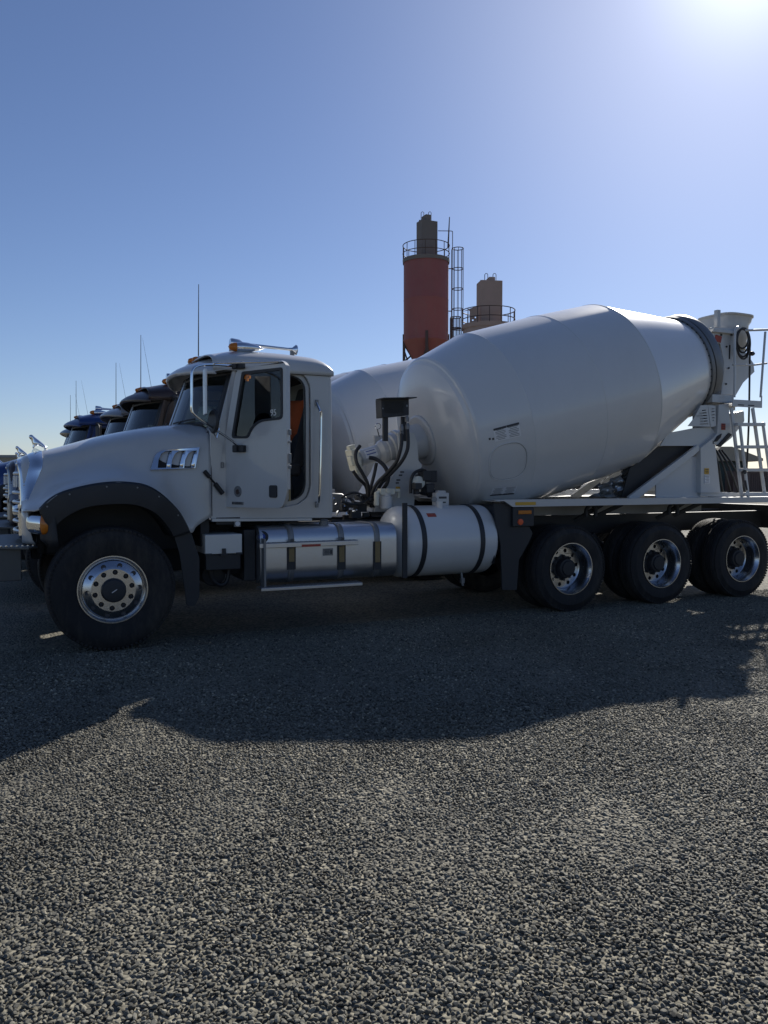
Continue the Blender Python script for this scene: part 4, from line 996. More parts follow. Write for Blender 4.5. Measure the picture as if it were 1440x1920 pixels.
p = at(1345, 587, CY-.45); mb.obox((p.x, CY-.45, p.z-.08), (.03, 0, 0), (0, .03, 0), (0, 0, .12)); 
mb.build('hopper_rib', 'paint', fh)
mb = MB(); zz = at(1355, 624, .9).z
mb.box(at(1331, 620, .86).x, at(1379, 620, .86).x, .80, 1.64, zz-.02, zz+.02); mb.build('hopper_frame', 'paint', hbk, bevel=.004)
hbx = XZ([(1343, 617), (1379, 617), (1380, 740), (1353, 740), (1356, 690), (1350, 650)], .86)
MB().plate(hbx, (), .90, 1.54).build('hopper_body', 'paint', T, bevel=.02)
mb = MB()
for px, py in ((1362, 650), (1366, 690), (1361, 720), (1371, 628), (1352, 628)):
    p = at(px, py, .855); mb.lathe(p, (0, -1, 0), [(0, .014), (.012, .014), (.012, 0)], 6)
mb.build('hopper_bolt', 'dark', hbk)
p = at(1368, 660, .857); MB().obox(p, (.012, 0, 0), (0, .004, 0), (0, 0, .10)).build('hopper_slot', 'dark', hbk)
p = at(1347, 635, .85); lb = MB().obox((p.x, .853, p.z), (.06, 0, -.01), (0, .003, 0), (.012, 0, .045)).build('warning_label', 'red', hbk)
ch = XZ([(1379, 640), (1391, 652), (1404, 668), (1413, 681), (1415, 697), (1394, 717), (1380, 741), (1376, 741)], .95)
MB().plate(ch, (), .95, .97).plate(ch, (), 1.47, 1.49).build('discharge_chute', 'paint', T, bevel=.004)
chx = XZ([(1404, 668), (1413, 681), (1415, 697), (1394, 717), (1380, 741)], .95)
MB().grid([[(x, y, z) for y in (.96, 1.48)] for x, z in chx]).build('chute_back', 'paint', T, solid=.01)
c2 = XZ([(1369, 775), (1396, 770), (1397, 790), (1385, 806), (1372, 822), (1352, 838), (1348, 832), (1366, 812)], .95)
MB().plate(c2, (), .95, 1.49).build('lower_chute', 'paint', T, bevel=.02)
# hoses on the hopper
mb = MB()
for k, (rx, ry, dx_, dy_) in enumerate(((12, 26, 0, 0), (11, 22, 0, -4), (12.5, 29, 1, 1), (11, 18, -1, -8))):
    mb.tube([tuple(at(1393+dx_+rx*cos(2*pi*a/28), 643+dy_+ry*sin(2*pi*a/28), .80-.015*k)) for a in range(28)], .014, 8, closed=True)
mb.tube(catmull([tuple(at(a, b, .80)) for a, b in ((1401, 622), (1405, 640), (1406, 660), (1405.5, 700), (1405, 740), (1404, 790), (1402, 840), (1400, 878))], 4), .014, 8)
mb.lathe(at(1411, 663, .80), (1, 0, 0), [(-.05, 0), (-.05, .03), (.0, .035), (.03, .02), (.03, 0)], 10)
mb.build('wash_hose', 'hose', T)
# ---- service platform, rails, ladder
yl = .52
plt_ = MB()
a = at(1336, 739, .62); b = at(1376, 756, .62); plt_.box(a.x, b.x, .62, 1.0, b.z, a.z)
a = at(1374, 741, .50); b = at(1429, 765, .50)
plt_.plate([(a.x, a.z), (a.x+.02, a.z), (a.x+.02, b.z+.10), (b.x-.02, b.z+.10), (b.x-.02, a.z+.02), (b.x, a.z+.02), (b.x, b.z), (a.x, b.z)], (), .50, .512)
plt_.box(a.x, b.x, .512, .98, b.z+.05, b.z+.065); plt_.box(a.x, b.x, .97, .98, b.z, a.z)
plat = plt_.build('service_platform', 'paint', T, bevel=.004)
mb = MB(); 
for k in (0, 1): mb.obox((a.x+.16+.2*k, .498, b.z+.028), (.06, 0, 0), (0, .001, 0), (0, 0, .007))
mb.build('platform_print', 'ink', plat)
mb = MB()
mb.tube(catmull([tuple(at(*p)) for p in ((1377, 745, .52), (1377.5, 690, .52), (1378, 628, .52), (1381, 616, .52), (1384, 613, .54))], 4), .016, 8)
mb.tube(catmull([tuple(at(*p)) for p in ((1426, 745, .52), (1430, 690, .52), (1435, 622, .52))], 4), .016, 8)
mb.tube([tuple(at(1398, 619.5, .62)), tuple(at(1446, 618, .52))], .016, 8)
mb.tube([tuple(at(1374, 684, .52)), tuple(at(1412, 684.5, .56)), tuple(at(1438, 681, .50))], .014, 8)
mb.build('handrail', 'paint', T)
ld = MB(); yq = .46
def stile(a, b, y, w_=.05): ld.bar(at(a[0], a[1], y), at(b[0], b[1], y), w_, .025, (0, 1, 0))
stile((1371, 765), (1391, 932), yq); stile((1411, 765), (1434, 928), yq)
stile((1387, 796), (1403, 932), yq-.06, .04); stile((1430, 792), (1449, 930), yq-.06, .04)
for py, xa, xb in ((796, 1378, 1430), (838, 1382, 1436), (881, 1389, 1440), (926, 1392, 1446)):
    A = at(xa, py, yq-.03); B = at(xb, py, yq-.03); ld.obox((A+B)/2, V(((B.x-A.x)/2, 0, (B.z-A.z)/2)), (0, .05, 0), (0, 0, .022))
ladder = ld.build('ladder', 'paint', T, bevel=.004)
mb = MB(); A = at(1396, 932, .42); B = at(1442, 938, .42); mb.box(A.x, B.x, .30, .52, B.z, A.z); mb.build('foot_step', 'paint', ladder, bevel=.006)
mb = MB()
for px, py in ((1399, 910), (1437, 905)):
    p = at(px, py, yq-.09); mb.obox(p, (.006, 0, 0), (0, .01, 0), (-.02, 0, .07))
p = at(1394, 885, yq-.08); mb.lathe(p, (0, -1, 0), [(0, .03), (.03, .03), (.03, 0)], 8)
mb.build('ladder_hinge', 'dark', ladder)
mb = MB()
for k in range(5):
    x = 8.15+.09*k; mb.tube(catmull([(x, .72+.03*k, 2.0), (x+.05, .7, 1.8), (x+.12+.05*k, .74, 1.5), (x+.2+.06*k, .78, 1.34)], 4), .014, 8)
mb.build('rear_hose', 'hose', T)
MB().box(9.3, 9.4, .3, 2.14, .86, 1.2).build('rear_bumper', 'dark', T, bevel=.01)
tag(T, 'white cement mixer truck nearest the camera, with its door standing open', 'mixer truck', 'mixer trucks parked side by side')
jk = MB()
random.seed(5); c = at(556, 788, .72)
rws = []
for i in range(11):
    t = i/10; rws.append([(c.x+.03+(.11+.05*sin(t*pi))*cos(a*pi/7)*(1+.15*sin(a*2+i)), .66+.20*sin(a*pi/7)*(1+.1*sin(a*3+i*.7)), c.z-.24+.43*t-.03*t*sin(a)) for a in range(14)])
rws.append([(c.x+.03+.03*cos(a*pi/7), .66+.05*sin(a*pi/7), c.z+.21) for a in range(14)])
tag(jk.grid(rws, True).build('work_jacket', 'jacket', None, ang=80), 'orange work jacket hung over the seat inside the open cab', 'jacket')

# ---- loose pieces that a person could count become parts of their own; nothing deeper than thing > part > sub-part
def explode(o):
    bm = bmesh.new(); bm.from_mesh(o.data); seen = set(); comps = []
    bm.verts.ensure_lookup_table()
    for v in bm.verts:
        if v.index in seen: continue
        st_ = [v]; seen.add(v.index); c = []
        while st_:
            q = st_.pop(); c.append(q.index)
            for e in q.link_edges:
                w = e.other_vert(q)
                if w.index not in seen: seen.add(w.index); st_.append(w)
        comps.append(set(c))
    bm.free()
    if not 2 <= len(comps) <= 24: return
    for k, c in enumerate(comps):
        b2 = bmesh.new(); b2.from_mesh(o.data); b2.verts.ensure_lookup_table()
        bmesh.ops.delete(b2, geom=[v for v in b2.verts if v.index not in c], context='VERTS')
        me = bpy.data.meshes.new(o.name.split('.')[0]); b2.to_mesh(me); b2.free()
        for m_ in o.data.materials: me.materials.append(m_)
        n_ = o.copy(); n_.data = me; COL.objects.link(n_)
        if o.name in PAINTED: PAINTED.append(n_.name)
    bpy.data.objects.remove(o)
EX = 'hole_shade_disc hopper_bolt screw latch lug_nut bumper_bolt corner_trim wiper handle_mount side_panel brace gusset column pedestal_leg base_beam cross_panel mirror_bracket hopper_side discharge_chute step_bracket cooler_post cooler_bolt hose_fitting axle rail_bracket grille_bar windscreen_seal horn_mount sill_step door_latch handrail rear_hose hydraulic_hose gearbox_bolt hopper_rib'.split()
for o in list(bpy.data.objects):
    if o.type == 'MESH' and o.name.split('.')[0] in EX and not kids(o): explode(o)
def depth(o): return 1 if o.parent is None else 1+depth(o.parent)
for o in list(bpy.data.objects):
    while depth(o) > 3: o.parent = o.parent.parent

# ================================================================== trucks parked behind
rowdef = [(-.108, 3.33, 'p_brown', 'dark maroon cement mixer truck directly behind the white one'),
          (-.10, 6.345, 'p_grey', 'taupe grey cement mixer truck between the maroon and blue ones'),
          (-.54, 9.42, 'p_blue', 'blue cement mixer truck with its blue hood showing at far left'),
          (-.45, 12.6, 'p_slate', 'slate mixer truck furthest back, only its visor tip peeking out')]
skipn = 'hopper_bolt number_decal cross_sticker screw lug_nut bumper_bolt gearbox_bolt ring_bolt label_print sticker_text sticker_header pedestal_print meter_print plate_print cooler_fins cooler_bolt pipe_fitting hose_fitting tread emblem_mark badge_lettering badge_square platform_print ladder_hinge'.split()
ch_ = MB().obox((ub, ym-.03, (zt+zb)/2), (.02, .012, 0), (.03, -.085, 0), (0, 0, (zt-zb)/2)).build('mirror_head', 'black', None); closed_head = ch_.data; bpy.data.objects.remove(ch_)
for dx, dy, pm, lab in rowdef:
    nt = copy_tree(T, None, skipn); nt.location = (dx, dy, 0); tag(nt, lab)
    for c in kids(nt):
        for m_ in kids(c):
            if m_.name.split('.')[0] in ('mirror_arm', 'mirror_stay'): m_.material_slots[0].link = 'OBJECT'; m_.material_slots[0].material = M['black']
        if c.name.split('.')[0] in ('grille_surround', 'grille_bar'): c.material_slots[0].link = 'OBJECT'; c.material_slots[0].material = M['dullchrome']
        if c.name.split('.')[0] == 'door':
            c.rotation_euler = (0, 0, 0)
            for m_ in kids(c):
                if m_.name.startswith('mirror_head'): m_.data = closed_head
        if c.name.split('.')[0] == 'drum' and pm == 'p_brown':
            pv = Matrix.Translation(D0+V((0, 0, -.04))) @ Matrix.Rotation(R(3.0), 4, 'Y') @ Matrix.Translation(-D0); c.matrix_basis = pv
        if any(c.name.split('.')[0] == n.split('.')[0] for n in PAINTED):
            c.material_slots[0].link = 'OBJECT'; c.material_slots[0].material = M[pm]
for o in list(kids(T)):
    if o.name == 'thin_antenna': bpy.data.objects.remove(o)

# ================================================================== silos
def silo(D, cxp, name, label, body, box_m, g):
    k = D/FPX; org = CPOS+FW*D; o = CPOS+V((FW.x, FW.y, 0)).normalized()*D+RT*((cxp-720)*k)
    root = empty(name, (o.x, o.y, 0), -YAW); tag(root, label, 'silo', 'silos of the batching plant')
    Z = lambda py: 1.60+D*math.tan(math.atan((960-py)/FPX)+PIT); Xp = lambda px: (px-cxp)*k
    r = g['r']*k; zt, zb = Z(g['top']), Z(g['bot'])
    pr = [(zb-3.2, .28), (zb, r), (zb+.02, r+.03), (zb+.16, r+.03), (zb+.18, r), ((zb+zt)/2, r), ((zb+zt)/2+.05, r+.015), ((zb+zt)/2+.1, r), (zt-.02, r), (zt, 0)]
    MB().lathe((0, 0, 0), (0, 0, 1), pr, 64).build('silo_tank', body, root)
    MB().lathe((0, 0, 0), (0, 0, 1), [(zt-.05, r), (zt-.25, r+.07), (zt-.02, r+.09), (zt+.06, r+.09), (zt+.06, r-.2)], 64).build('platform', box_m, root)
    for a in range(4):
        x, y = (r-.03)*cos(a*pi/2+.62+pi/4+.15), (r-.03)*sin(a*pi/2+.62+pi/4+.15)
        lg = MB().box(x-.11, x+.11, y-.11, y+.11, 0, zb+.6).build('leg', 'rust', root)
    mb = MB()
    P4 = [((r-.03)*cos(a*pi/2+.62+pi/4+.15), (r-.03)*sin(a*pi/2+.62+pi/4+.15)) for a in range(4)]
    for a in range(4):
        p, q = P4[a], P4[(a+1) % 4]
        for z0, z1 in ((.3, zb/2), (zb/2, zb-.6)): mb.tube([(p[0], p[1], z0), (q[0], q[1], z1)], .05, 6); mb.tube([(p[0], p[1], z1), (q[0], q[1], z0)], .05, 6)
        m_ = ((p[0]+q[0])/2*.75, (p[1]+q[1])/2*.75); mb.tube([(p[0], p[1], zb-1.6), (p[0]*.6, p[1]*.6, zb-1.0)], .07, 6); mb.tube([(p[0], p[1], zb-.2), (p[0]*.45+q[0]*.2, p[1]*.45+q[1]*.2, zb-1.9)], .06, 6)
    mb.build('leg_brace', 'rust', root)
    rr = r+.07; ra = MB()
    for z in (g['rail'], g['mid']): ra.tube([(rr*cos(2*pi*a/40), rr*sin(2*pi*a/40), Z(z)) for a in range(40)], .035, 6, closed=True)
    for a in range(14): an = 2*pi*(a+.3)/14; ra.tube([(rr*cos(an), rr*sin(an), zt), (rr*cos(an), rr*sin(an), Z(g['rail']))], .03, 6)
    ra.build('guard_rail', 'rust', root)
    bx0, bx1, bt = Xp(g['b0']), Xp(g['b1']), Z(g['bt']); c = (bx0+bx1)/2; h = (bx1-bx0)/2; an = R(g['ba'])
    u = V((cos(an), sin(an), 0)); w = V((-sin(an), cos(an), 0)); hw_ = h/(cos(an)+g['bd']*sin(an)); hd = hw_*g['bd']
    zc = (bt+zt-.3)/2
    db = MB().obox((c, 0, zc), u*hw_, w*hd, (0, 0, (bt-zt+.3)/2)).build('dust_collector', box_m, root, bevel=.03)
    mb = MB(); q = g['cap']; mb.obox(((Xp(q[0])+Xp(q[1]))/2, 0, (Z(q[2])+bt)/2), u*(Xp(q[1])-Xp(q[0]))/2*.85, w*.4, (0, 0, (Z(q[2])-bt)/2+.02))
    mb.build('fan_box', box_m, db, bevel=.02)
    mb = MB()
    for x in (Xp(q[0])-.02, Xp(q[1])+.05):
        mb.tube([(x-.12, .2, bt), (x-.12, .2, Z(q[2])+.32), (x-.05, .2, Z(q[2])+.40), (x+.04, .2, Z(q[2])+.40), (x+.1, .2, Z(q[2])+.32), (x+.1, .2, bt)], .025, 6)
    for j in range(3): mb.obox((bx0+.25+.12*j, -.1, bt+.05), (.05, 0, 0), (0, .05, 0), (0, 0, .07))
    mb.build('lifting_hoop', 'rust', db)
    if g.get('cage'):
        x0, x1, zt_, zb_ = Xp(g['cage'][0]), Xp(g['cage'][1]), Z(g['cage'][2]), Z(g['cage'][3]); cr = (x1-x0)/2; cx_ = (x0+x1)/2
        ld = MB()
        for dx in (-.02, .0): pass
        for y in (-.24, .24): ld.tube([(x0-.05, y, zt_), (x0-.05, y, .3)], .035, 6)
        for j in range(int((zt_-.3)/.32)): ld.tube([(x0-.05, -.24, .4+j*.32), (x0-.05, .24, .4+j*.32)], .018, 5)
        for z in (zt_-1.6, zt_-5, zt_-9): ld.tube([(r*.98, .0, z), (x0-.05, .0, z)], .04, 6)
        lo = ld.build('ladder', 'rust', root); cg = MB()
        z = zt_
        while z > zb_: cg.tube([(cx_+cr*cos(2*pi*a/20), cr*1.05*sin(2*pi*a/20), z) for a in range(20)], .035, 5, closed=True); z -= g['cage'][4]*k
        for a in range(7): an = -pi*.75+a*pi*1.5/6; cg.tube([(cx_+cr*cos(an), cr*1.05*sin(an), zb_), (cx_+cr*cos(an), cr*1.05*sin(an), zt_)], .022, 5)
        cg.build('ladder_cage', 'rust', lo)
    if g.get('whip'):
        MB().tube([(Xp(838), -.3, Z(466)), (Xp(840.5), -.3, Z(409))], [.07, .035], 6).build('whip_antenna', 'rust', root)
        MB().tube(catmull([(Xp(820), .1, Z(432)), (Xp(843), .1, Z(432.3)), (Xp(846), .1, Z(433)), (Xp(847), .1, Z(436)), (Xp(847), .1, Z(466))], 3), .03, 6).build('vent_pipe', 'rust', root)
    if g.get('bin'):
        b_ = g['bin']; hl = [[(Xp(x), Z(y)) for x, y in ((881, 603), (884, 603), (884, 606), (881, 606))], [(Xp(x), Z(y)) for x, y in ((886, 598), (890, 598), (890, 601), (886, 601))]]
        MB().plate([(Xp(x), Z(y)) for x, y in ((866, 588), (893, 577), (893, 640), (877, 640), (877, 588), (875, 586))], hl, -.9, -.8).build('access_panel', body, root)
    return root
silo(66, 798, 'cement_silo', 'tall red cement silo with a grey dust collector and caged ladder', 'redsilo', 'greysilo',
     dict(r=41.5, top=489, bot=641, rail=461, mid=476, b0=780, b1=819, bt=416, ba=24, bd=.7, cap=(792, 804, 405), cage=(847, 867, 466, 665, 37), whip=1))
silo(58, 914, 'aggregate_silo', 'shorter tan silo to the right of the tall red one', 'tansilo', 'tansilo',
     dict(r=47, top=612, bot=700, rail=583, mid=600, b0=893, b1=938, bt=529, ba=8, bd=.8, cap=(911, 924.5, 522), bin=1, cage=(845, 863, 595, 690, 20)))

# ================================================================== distant things
def frame(D, px):
    o = CPOS+V((FW.x, FW.y, 0)).normalized()*D+RT*((px-720)*D/FPX); return V((o.x, o.y, 0))
def px2(D, cxp): return (lambda px: (px-cxp)*D/FPX), (lambda py: 1.6+D*math.tan(math.atan((960-py)/FPX)+PIT))
o = frame(60, 1370); rt = empty('site_shed', o, -YAW-R(8)); X_, Z_ = px2(60, 1370)
rfp = [(X_(1325), Z_(864.5)), (X_(1345), Z_(838)), (X_(1364), Z_(838)), (X_(1419), Z_(860)), (X_(1419), Z_(865))]
MB().plate(rfp, (), -1.0, 4.5).build('roof', 'roofing', rt, bevel=.03)
wl = MB().box(X_(1335), X_(1392), -.6, 4.2, 0, Z_(865)-.002).build('wall', 'green', rt)
mb = MB()
for k in range(9): x = X_(1335)+(X_(1392)-X_(1335))*k/8; mb.box(x-.03, x+.03, -.64, -.602, .05, Z_(866)-.05)
mb.build('cladding_rib', 'green', wl)
MB().box(X_(1355), X_(1372), -.66, -.603, .1, 2.1).build('door', 'rust', rt)
tag(rt, 'small shed with a tan pitched roof and dark green walls beyond the ladder', 'shed')
o = frame(56, 1440); X_, Z_ = px2(56, 1440)
rt = empty('storage_container', o, -YAW)
MB().box(X_(1402), X_(1520), 0, 2.4, 0, Z_(884)).build('body', 'brown', rt, bevel=.02)
mb = MB()
for k in range(30): x = X_(1402)+.08+.15*k; mb.box(x, x+.07, -.04, .001, .12, Z_(884)-.15)
mb.build('corrugation', 'brown', rt)
mb = MB()
for x in (X_(1402), X_(1460), X_(1520)-.1): mb.box(x-.02, x+.12, -.06, .0, 0, Z_(884)+.01)
mb.box(X_(1402), X_(1520), -.06, .0, Z_(884)-.12, Z_(884)+.012); mb.build('corner_post', 'brown', rt)
tag(rt, 'brown steel storage container seen low through the rear ladder', 'container')
o = frame(74, 1080); X_, Z_ = px2(74, 1080); rt = empty('trailer', o, -YAW)
MB().box(X_(1000), X_(1180), 0, 2.5, .75, 3.6).build('body', 'ink', rt, bevel=.03)
MB().box(X_(1000)+1, X_(1180)-1, .3, 2.2, .45, .745).build('chassis', 'rust', rt)
for x in (X_(1015), X_(1030), X_(1160)):
    for y in (.0, 2.25): MB().lathe((x, y, .48), (0, 1, 0), [(0, 0), (0, .2), (.02, .24), (.02, .48), (.25, .48), (.25, 0)], 24).build('wheel', 'rubber', rt)
text('NCO', .9, Matrix.Translation((X_(1082), -.02, 1.45)) @ Matrix.Rotation(pi/2, 4, 'X'), 'galv', 'lettering', rt, .01)
tag(rt, 'dark lettered trailer glimpsed in the gap beneath the white drum', 'trailer')
o = frame(170, -10); rt = empty('warehouse', o, -YAW); X_, Z_ = px2(170, -10)
MB().box(X_(-110), X_(60), 0, 20, 0, Z_(858)).build('wall', 'roofing', rt)
MB().box(X_(-112), X_(62), -.3, 20.3, Z_(858)+.002, Z_(853)).build('roof', 'galv', rt)
mb = MB()
for k in range(6): mb.box(X_(-105)+3.1*k, X_(-105)+3.1*k+1.8, -.04, .002, 0, 3.4)
mb.build('door', 'brown', rt)
tag(rt, 'long low pale warehouse on the horizon at far left', 'warehouse')
def tree(D, px, h, seed, lab):
    rnd = random.Random(seed); o = frame(D, px); root = empty('bare_tree', o, rnd.random()*6); tr = MB(); tw_ = MB()
    def br(p, d, l, r, lv):
        q = p+d*l; (tr if lv < 2 else tw_).tube([p, p.lerp(q, .5)+V((rnd.uniform(-1, 1), rnd.uniform(-1, 1), 0))*l*.06, q], [r, r*.8, r*.55], 5)
        if lv < 5:
            for _ in range(3 if lv else 4):
                nd = (d+V((rnd.uniform(-1, 1), rnd.uniform(-1, 1), rnd.uniform(-.15, .6)))*.75).normalized(); br(p.lerp(q, rnd.uniform(.55, 1)), nd, l*rnd.uniform(.6, .8), r*.55, lv+1)
    br(V((0, 0, 0)), V((0, 0, 1)), h*.30, h*.025, 0)
    tr.build('trunk', 'bark', root); tw_.build('crown', 'bark', root); tag(root, lab, 'tree', 'bare trees on the horizon')
tree(140, 8, 6.2, 1, 'bare leafless tree left of the hood, the larger of two')
tree(140, 21, 5.6, 4, 'smaller bare tree beside the first, just left of the hood')

# ================================================================== ground
def stonecol(m, obj_rand):
    nt = m.node_tree; N = nt.nodes; L = nt.links
def ground_mat():
    m = bpy.data.materials.new('gravel_ground'); m.use_nodes = True; nt = m.node_tree; N = nt.nodes; L = nt.links; b = N['Principled BSDF']; b.inputs['Roughness'].default_value = .85; b.inputs['Specular IOR Level'].default_value = .3
    tc = N.new('ShaderNodeTexCoord')
    v = N.new('ShaderNodeTexVoronoi'); v.inputs['Scale'].default_value = 42; L.new(tc.outputs['Object'], v.inputs['Vector'])
    n = N.new('ShaderNodeTexNoise'); n.inputs['Scale'].default_value = .7; n.inputs['Detail'].default_value = 8; L.new(tc.outputs['Object'], n.inputs['Vector'])
    bw = N.new('ShaderNodeRGBToBW'); L.new(v.outputs['Color'], bw.inputs[0])
    cr = N.new('ShaderNodeValToRGB'); e = cr.color_ramp.elements; e[0].position = 0.1; e[0].color = (.09, .086, .069, 1); e[1].position = .9; e[1].color = (.29, .272, .218, 1)
    L.new(bw.outputs[0], cr.inputs['Fac'])
    mx = N.new('ShaderNodeMix'); mx.data_type = 'RGBA'; mx.blend_type = 'MULTIPLY'; mx.inputs['Factor'].default_value = 1
    cr2 = N.new('ShaderNodeValToRGB'); cr2.color_ramp.elements[0].position = .3; cr2.color_ramp.elements[0].color = (.72, .72, .72, 1); cr2.color_ramp.elements[1].position = .7; cr2.color_ramp.elements[1].color = (1.1, 1.08, 1.02, 1)
    L.new(n.outputs['Fac'], cr2.inputs['Fac']); L.new(cr.outputs['Color'], mx.inputs['A']); L.new(cr2.outputs['Color'], mx.inputs['B']); L.new(mx.outputs['Result'], b.inputs['Base Color'])
    bp = N.new('ShaderNodeBump'); bp.inputs['Strength'].default_value = .9; bp.inputs['Distance'].default_value = .02; bp.invert = True
    L.new(v.outputs['Distance'], bp.inputs['Height']); L.new(bp.outputs['Normal'], b.inputs['Normal'])
    return m
gm = ground_mat()
g = MB()
# one sheet to the horizon, finer near the camera and very slightly uneven
xs = [-3000, -800, -200, -60, -25]+[-14+.8*i for i in range(41)]+[30, 60, 200, 800, 3000]
ys = [-3000, -800, -200, -60, -25, -14]+[-10+.8*i for i in range(41)]+[40, 80, 200, 800, 4000]
from mathutils import noise
def gz(x, y):
    f = max(0, 1-max(abs(x-2)/16, abs(y-2)/14)); f = min(1, f*3)
    n_ = noise.noise(V((x*.45, y*.45, 0)))*.022+noise.noise(V((x*1.3, y*1.3, 5)))*.010
    return (n_-.012)*f if y < -.8 else (n_-.012)*f*max(0, (-y)/.8)*.0
g.grid([[(x, y, gz(x, y)) for x in xs] for y in ys])
gro = g.build('ground', gm, recalc=False); gro['kind'] = 'structure'
# loose stones lying on it (uncountable): geometry-node scatter of a few stone shapes
sm_ = bpy.data.materials.new('stone'); sm_.use_nodes = True; nt = sm_.node_tree; N = nt.nodes; L = nt.links; b = N['Principled BSDF']; b.inputs['Roughness'].default_value = .75; b.inputs['Specular IOR Level'].default_value = .35
oi = N.new('ShaderNodeObjectInfo'); cr = N.new('ShaderNodeValToRGB'); el = cr.color_ramp.elements
el[0].position = 0; el[0].color = (0.058, 0.053, 0.041, 1); el[1].position = 1; el[1].color = (0.505, 0.449, 0.327, 1)
for p_, c_ in ((.2, (.160, .153, .122)), (.55, (.192, .183, .147)), (.8, (.220, .208, .165)), (.95, (.28, .264, .21))):
    e_ = el.new(p_); e_.color = (*c_, 1)
L.new(oi.outputs['Random'], cr.inputs['Fac']); tc = N.new('ShaderNodeTexCoord'); nn = N.new('ShaderNodeTexNoise'); nn.inputs['Scale'].default_value = 90; nn.inputs['Detail'].default_value = 3
L.new(tc.outputs['Object'], nn.inputs['Vector']); mx = N.new('ShaderNodeMix'); mx.data_type = 'RGBA'; mx.blend_type = 'MULTIPLY'; mx.inputs['Factor'].default_value = .6
L.new(cr.outputs['Color'], mx.inputs['A']); rr_ = N.new('ShaderNodeValToRGB'); rr_.color_ramp.elements[0].position = .3; rr_.color_ramp.elements[0].color = (.6, .6, .6, 1); rr_.color_ramp.elements[1].position = .7
L.new(nn.outputs['Fac'], rr_.inputs['Fac']); L.new(rr_.outputs['Color'], mx.inputs['B']); ge = N.new('ShaderNodeNewGeometry'); n4 = N.new('ShaderNodeTexNoise'); n4.inputs['Scale'].default_value = .55; n4.inputs['Detail'].default_value = 7; L.new(ge.outputs['Position'], n4.inputs['Vector'])
m4 = N.new('ShaderNodeMapRange'); m4.inputs['From Min'].default_value = .35; m4.inputs['From Max'].default_value = .65; m4.inputs['To Min'].default_value = .76; m4.inputs['To Max'].default_value = 1.12; L.new(n4.outputs['Fac'], m4.inputs['Value'])
v4 = N.new('ShaderNodeVectorMath'); v4.operation = 'SCALE'; L.new(mx.outputs['Result'], v4.inputs[0]); L.new(m4.outputs['Result'], v4.inputs['Scale']); L.new(v4.outputs[0], b.inputs['Base Color'])
def stone_mesh(seed):
    rnd = random.Random(seed); bm = bmesh.new(); bmesh.ops.create_icosphere(bm, subdivisions=2, radius=1)
    cuts = [(V((rnd.gauss(0, 1), rnd.gauss(0, 1), rnd.gauss(0, 1))).normalized(), rnd.uniform(.50, .82)) for _ in range(9)]; rnd_x = rnd.uniform(1.05, 1.4); rnd_z = rnd.uniform(.55, .85)
    for v in bm.verts:
        for n_, d_ in cuts:
            k = v.co.dot(n_)
            if k > d_: v.co -= n_*(k-d_)*.97
        v.co = V((v.co.x*rnd_x, v.co.y*.95, v.co.z*rnd_z))
    for f in bm.faces: f.smooth = True
    for e in bm.edges:
        if len(e.link_faces) == 2 and e.calc_face_angle(0) > R(18): e.smooth = False
    me = bpy.data.meshes.new('stone'); bm.to_mesh(me); bm.free(); me.materials.append(sm_); return me
lib = [stone_mesh(i) for i in range(8)]
# the scatter's own mesh holds the sheet the stones lie on; stones come in through a joined set of shapes
libcol = bpy.data.collections.new('stone_shapes')
for me in lib:
    o_ = bpy.data.objects.new('stone_shape', me); libcol.objects.link(o_)
sx = MB(); XS = [-7+.4*i for i in range(49)]; YS = [-7.2+.4*i for i in range(20)]
sx.grid([[(x, y, gz(x, y)+.002) for x in XS] for y in YS])
gravel = sx.build('gravel', sm_, recalc=False); gravel['kind'] = 'stuff'
ng = bpy.data.node_groups.new('scatter', 'GeometryNodeTree'); ng.interface.new_socket('Geometry', in_out='INPUT', socket_type='NodeSocketGeometry'); ng.interface.new_socket('Geometry', in_out='OUTPUT', socket_type='NodeSocketGeometry')
A = ng.nodes; LK = ng.links; gi = A.new('NodeGroupInput'); go = A.new('NodeGroupOutput')
dp = A.new('GeometryNodeDistributePointsOnFaces'); dp.distribute_method = 'POISSON'; dp.inputs['Distance Min'].default_value = .0128; dp.inputs['Density Max'].default_value = 7500
ci = A.new('GeometryNodeCollectionInfo'); ci.inputs['Collection'].default_value = libcol; ci.inputs['Separate Children'].default_value = True; ci.inputs['Reset Children'].default_value = True
ip = A.new('GeometryNodeInstanceOnPoints'); ip.inputs['Pick Instance'].default_value = True
rv = A.new('FunctionNodeRandomValue'); rv.data_type = 'FLOAT_VECTOR'; rv.inputs[0].default_value = (-.38, -.38, 0); rv.inputs[1].default_value = (.38, .38, 6.283)
rs = A.new('FunctionNodeRandomValue'); rs.data_type = 'FLOAT'; rs.inputs['Seed'].default_value = 3; rs.inputs[2].default_value = 0; rs.inputs[3].default_value = 1
pw = A.new('ShaderNodeMath'); pw.operation = 'POWER'; pw.inputs[1].default_value = 2.2
ma = A.new('ShaderNodeMath'); ma.operation = 'MULTIPLY_ADD'; ma.inputs[1].default_value = .0060; ma.inputs[2].default_value = .0066
rz_ = A.new('FunctionNodeRandomValue'); rz_.data_type = 'FLOAT_VECTOR'; rz_.inputs['Seed'].default_value = 9; rz_.inputs[0].default_value = (0, 0, -.001); rz_.inputs[1].default_value = (0, 0, .0045)
sp_ = A.new('GeometryNodeSetPosition')
LK.new(gi.outputs[0], dp.inputs['Mesh']); LK.new(dp.outputs['Points'], sp_.inputs['Geometry']); LK.new(rz_.outputs[0], sp_.inputs['Offset']); LK.new(sp_.outputs[0], ip.inputs['Points'])
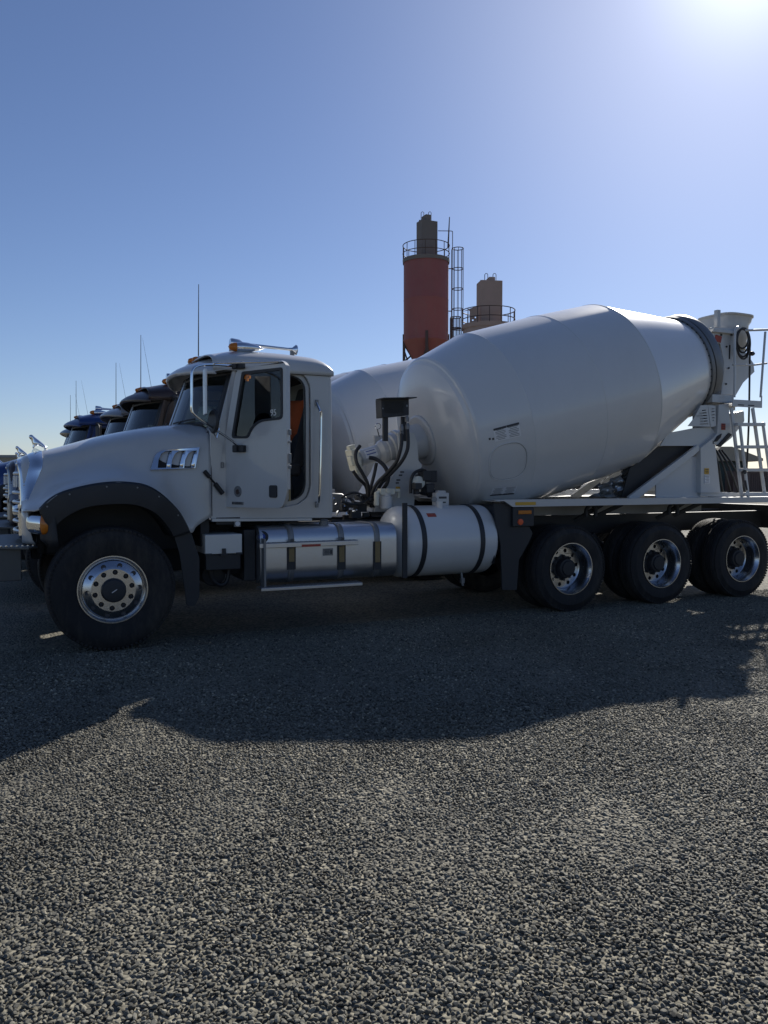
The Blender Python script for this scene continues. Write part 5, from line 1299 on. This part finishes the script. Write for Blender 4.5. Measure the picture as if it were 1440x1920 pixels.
LK.new(ci.outputs[0], ip.inputs['Instance']); LK.new(rv.outputs[0], ip.inputs['Rotation']); LK.new(rs.outputs[1], pw.inputs[0]); LK.new(pw.outputs[0], ma.inputs[0]); LK.new(ma.outputs[0], ip.inputs['Scale']); LK.new(ip.outputs[0], go.inputs[0])
gravel.modifiers.new('scatter', 'NODES').node_group = ng

# ================================================================== light
SUNPX = (1412, -140)
sd = ray(*SUNPX).normalized(); EL = math.asin(sd.z); AZ = math.atan2(sd.x, sd.y)
W = bpy.data.worlds.new('World'); S.world = W; W.use_nodes = True; N = W.node_tree.nodes; L = W.node_tree.links
sk = N.new('ShaderNodeTexSky'); sk.sky_type = 'NISHITA'; sk.sun_disc = False; sk.sun_elevation = EL; sk.sun_rotation = AZ; sk.air_density = 1.0; sk.dust_density = .5; sk.ozone_density = 3.0; sk.altitude = 900
tn = N.new('ShaderNodeMix'); tn.data_type = 'RGBA'; tn.blend_type = 'MULTIPLY'; tn.inputs['Factor'].default_value = 1; tn.inputs['B'].default_value = (.98, .985, 1.13, 1)
L.new(sk.outputs[0], tn.inputs['A']); tcw = N.new('ShaderNodeTexCoord'); dt = N.new('ShaderNodeVectorMath'); dt.operation = 'DOT_PRODUCT'; dt.inputs[1].default_value = tuple(sd); L.new(tcw.outputs['Generated'], dt.inputs[0])
mxx = N.new('ShaderNodeMath'); mxx.operation = 'MAXIMUM'; mxx.inputs[1].default_value = 0; L.new(dt.outputs['Value'], mxx.inputs[0]); prev = tn.outputs['Result']
for pw_e, am in ((26, (2.4, 2.6, 2.8)), (330, (7, 7.3, 7.3))):      # forward-scattered glow of the hazy air round the sun
    pn = N.new('ShaderNodeMath'); pn.operation = 'POWER'; pn.inputs[1].default_value = pw_e; L.new(mxx.outputs[0], pn.inputs[0])
    vs_ = N.new('ShaderNodeVectorMath'); vs_.operation = 'SCALE'; vs_.inputs[0].default_value = am; L.new(pn.outputs[0], vs_.inputs['Scale'])
    ad = N.new('ShaderNodeVectorMath'); ad.operation = 'ADD'; L.new(prev, ad.inputs[0]); L.new(vs_.outputs[0], ad.inputs[1]); prev = ad.outputs[0]
L.new(prev, N['Background'].inputs[0]); N['Background'].inputs[1].default_value = .060
sl = bpy.data.lights.new('sun', 'SUN'); sl.energy = 4.6; sl.angle = R(.53); sl.color = (1, .95, .87); so = bpy.data.objects.new('sun', sl); COL.objects.link(so)
so.rotation_euler = sd.to_track_quat('Z', 'Y').to_euler()
S.view_settings.view_transform = 'Standard'; S.view_settings.look = 'None'; S.view_settings.exposure = .42; S.view_settings.gamma = 1
S.render.engine = 'CYCLES'; S.render.resolution_x = 768; S.render.resolution_y = 1024
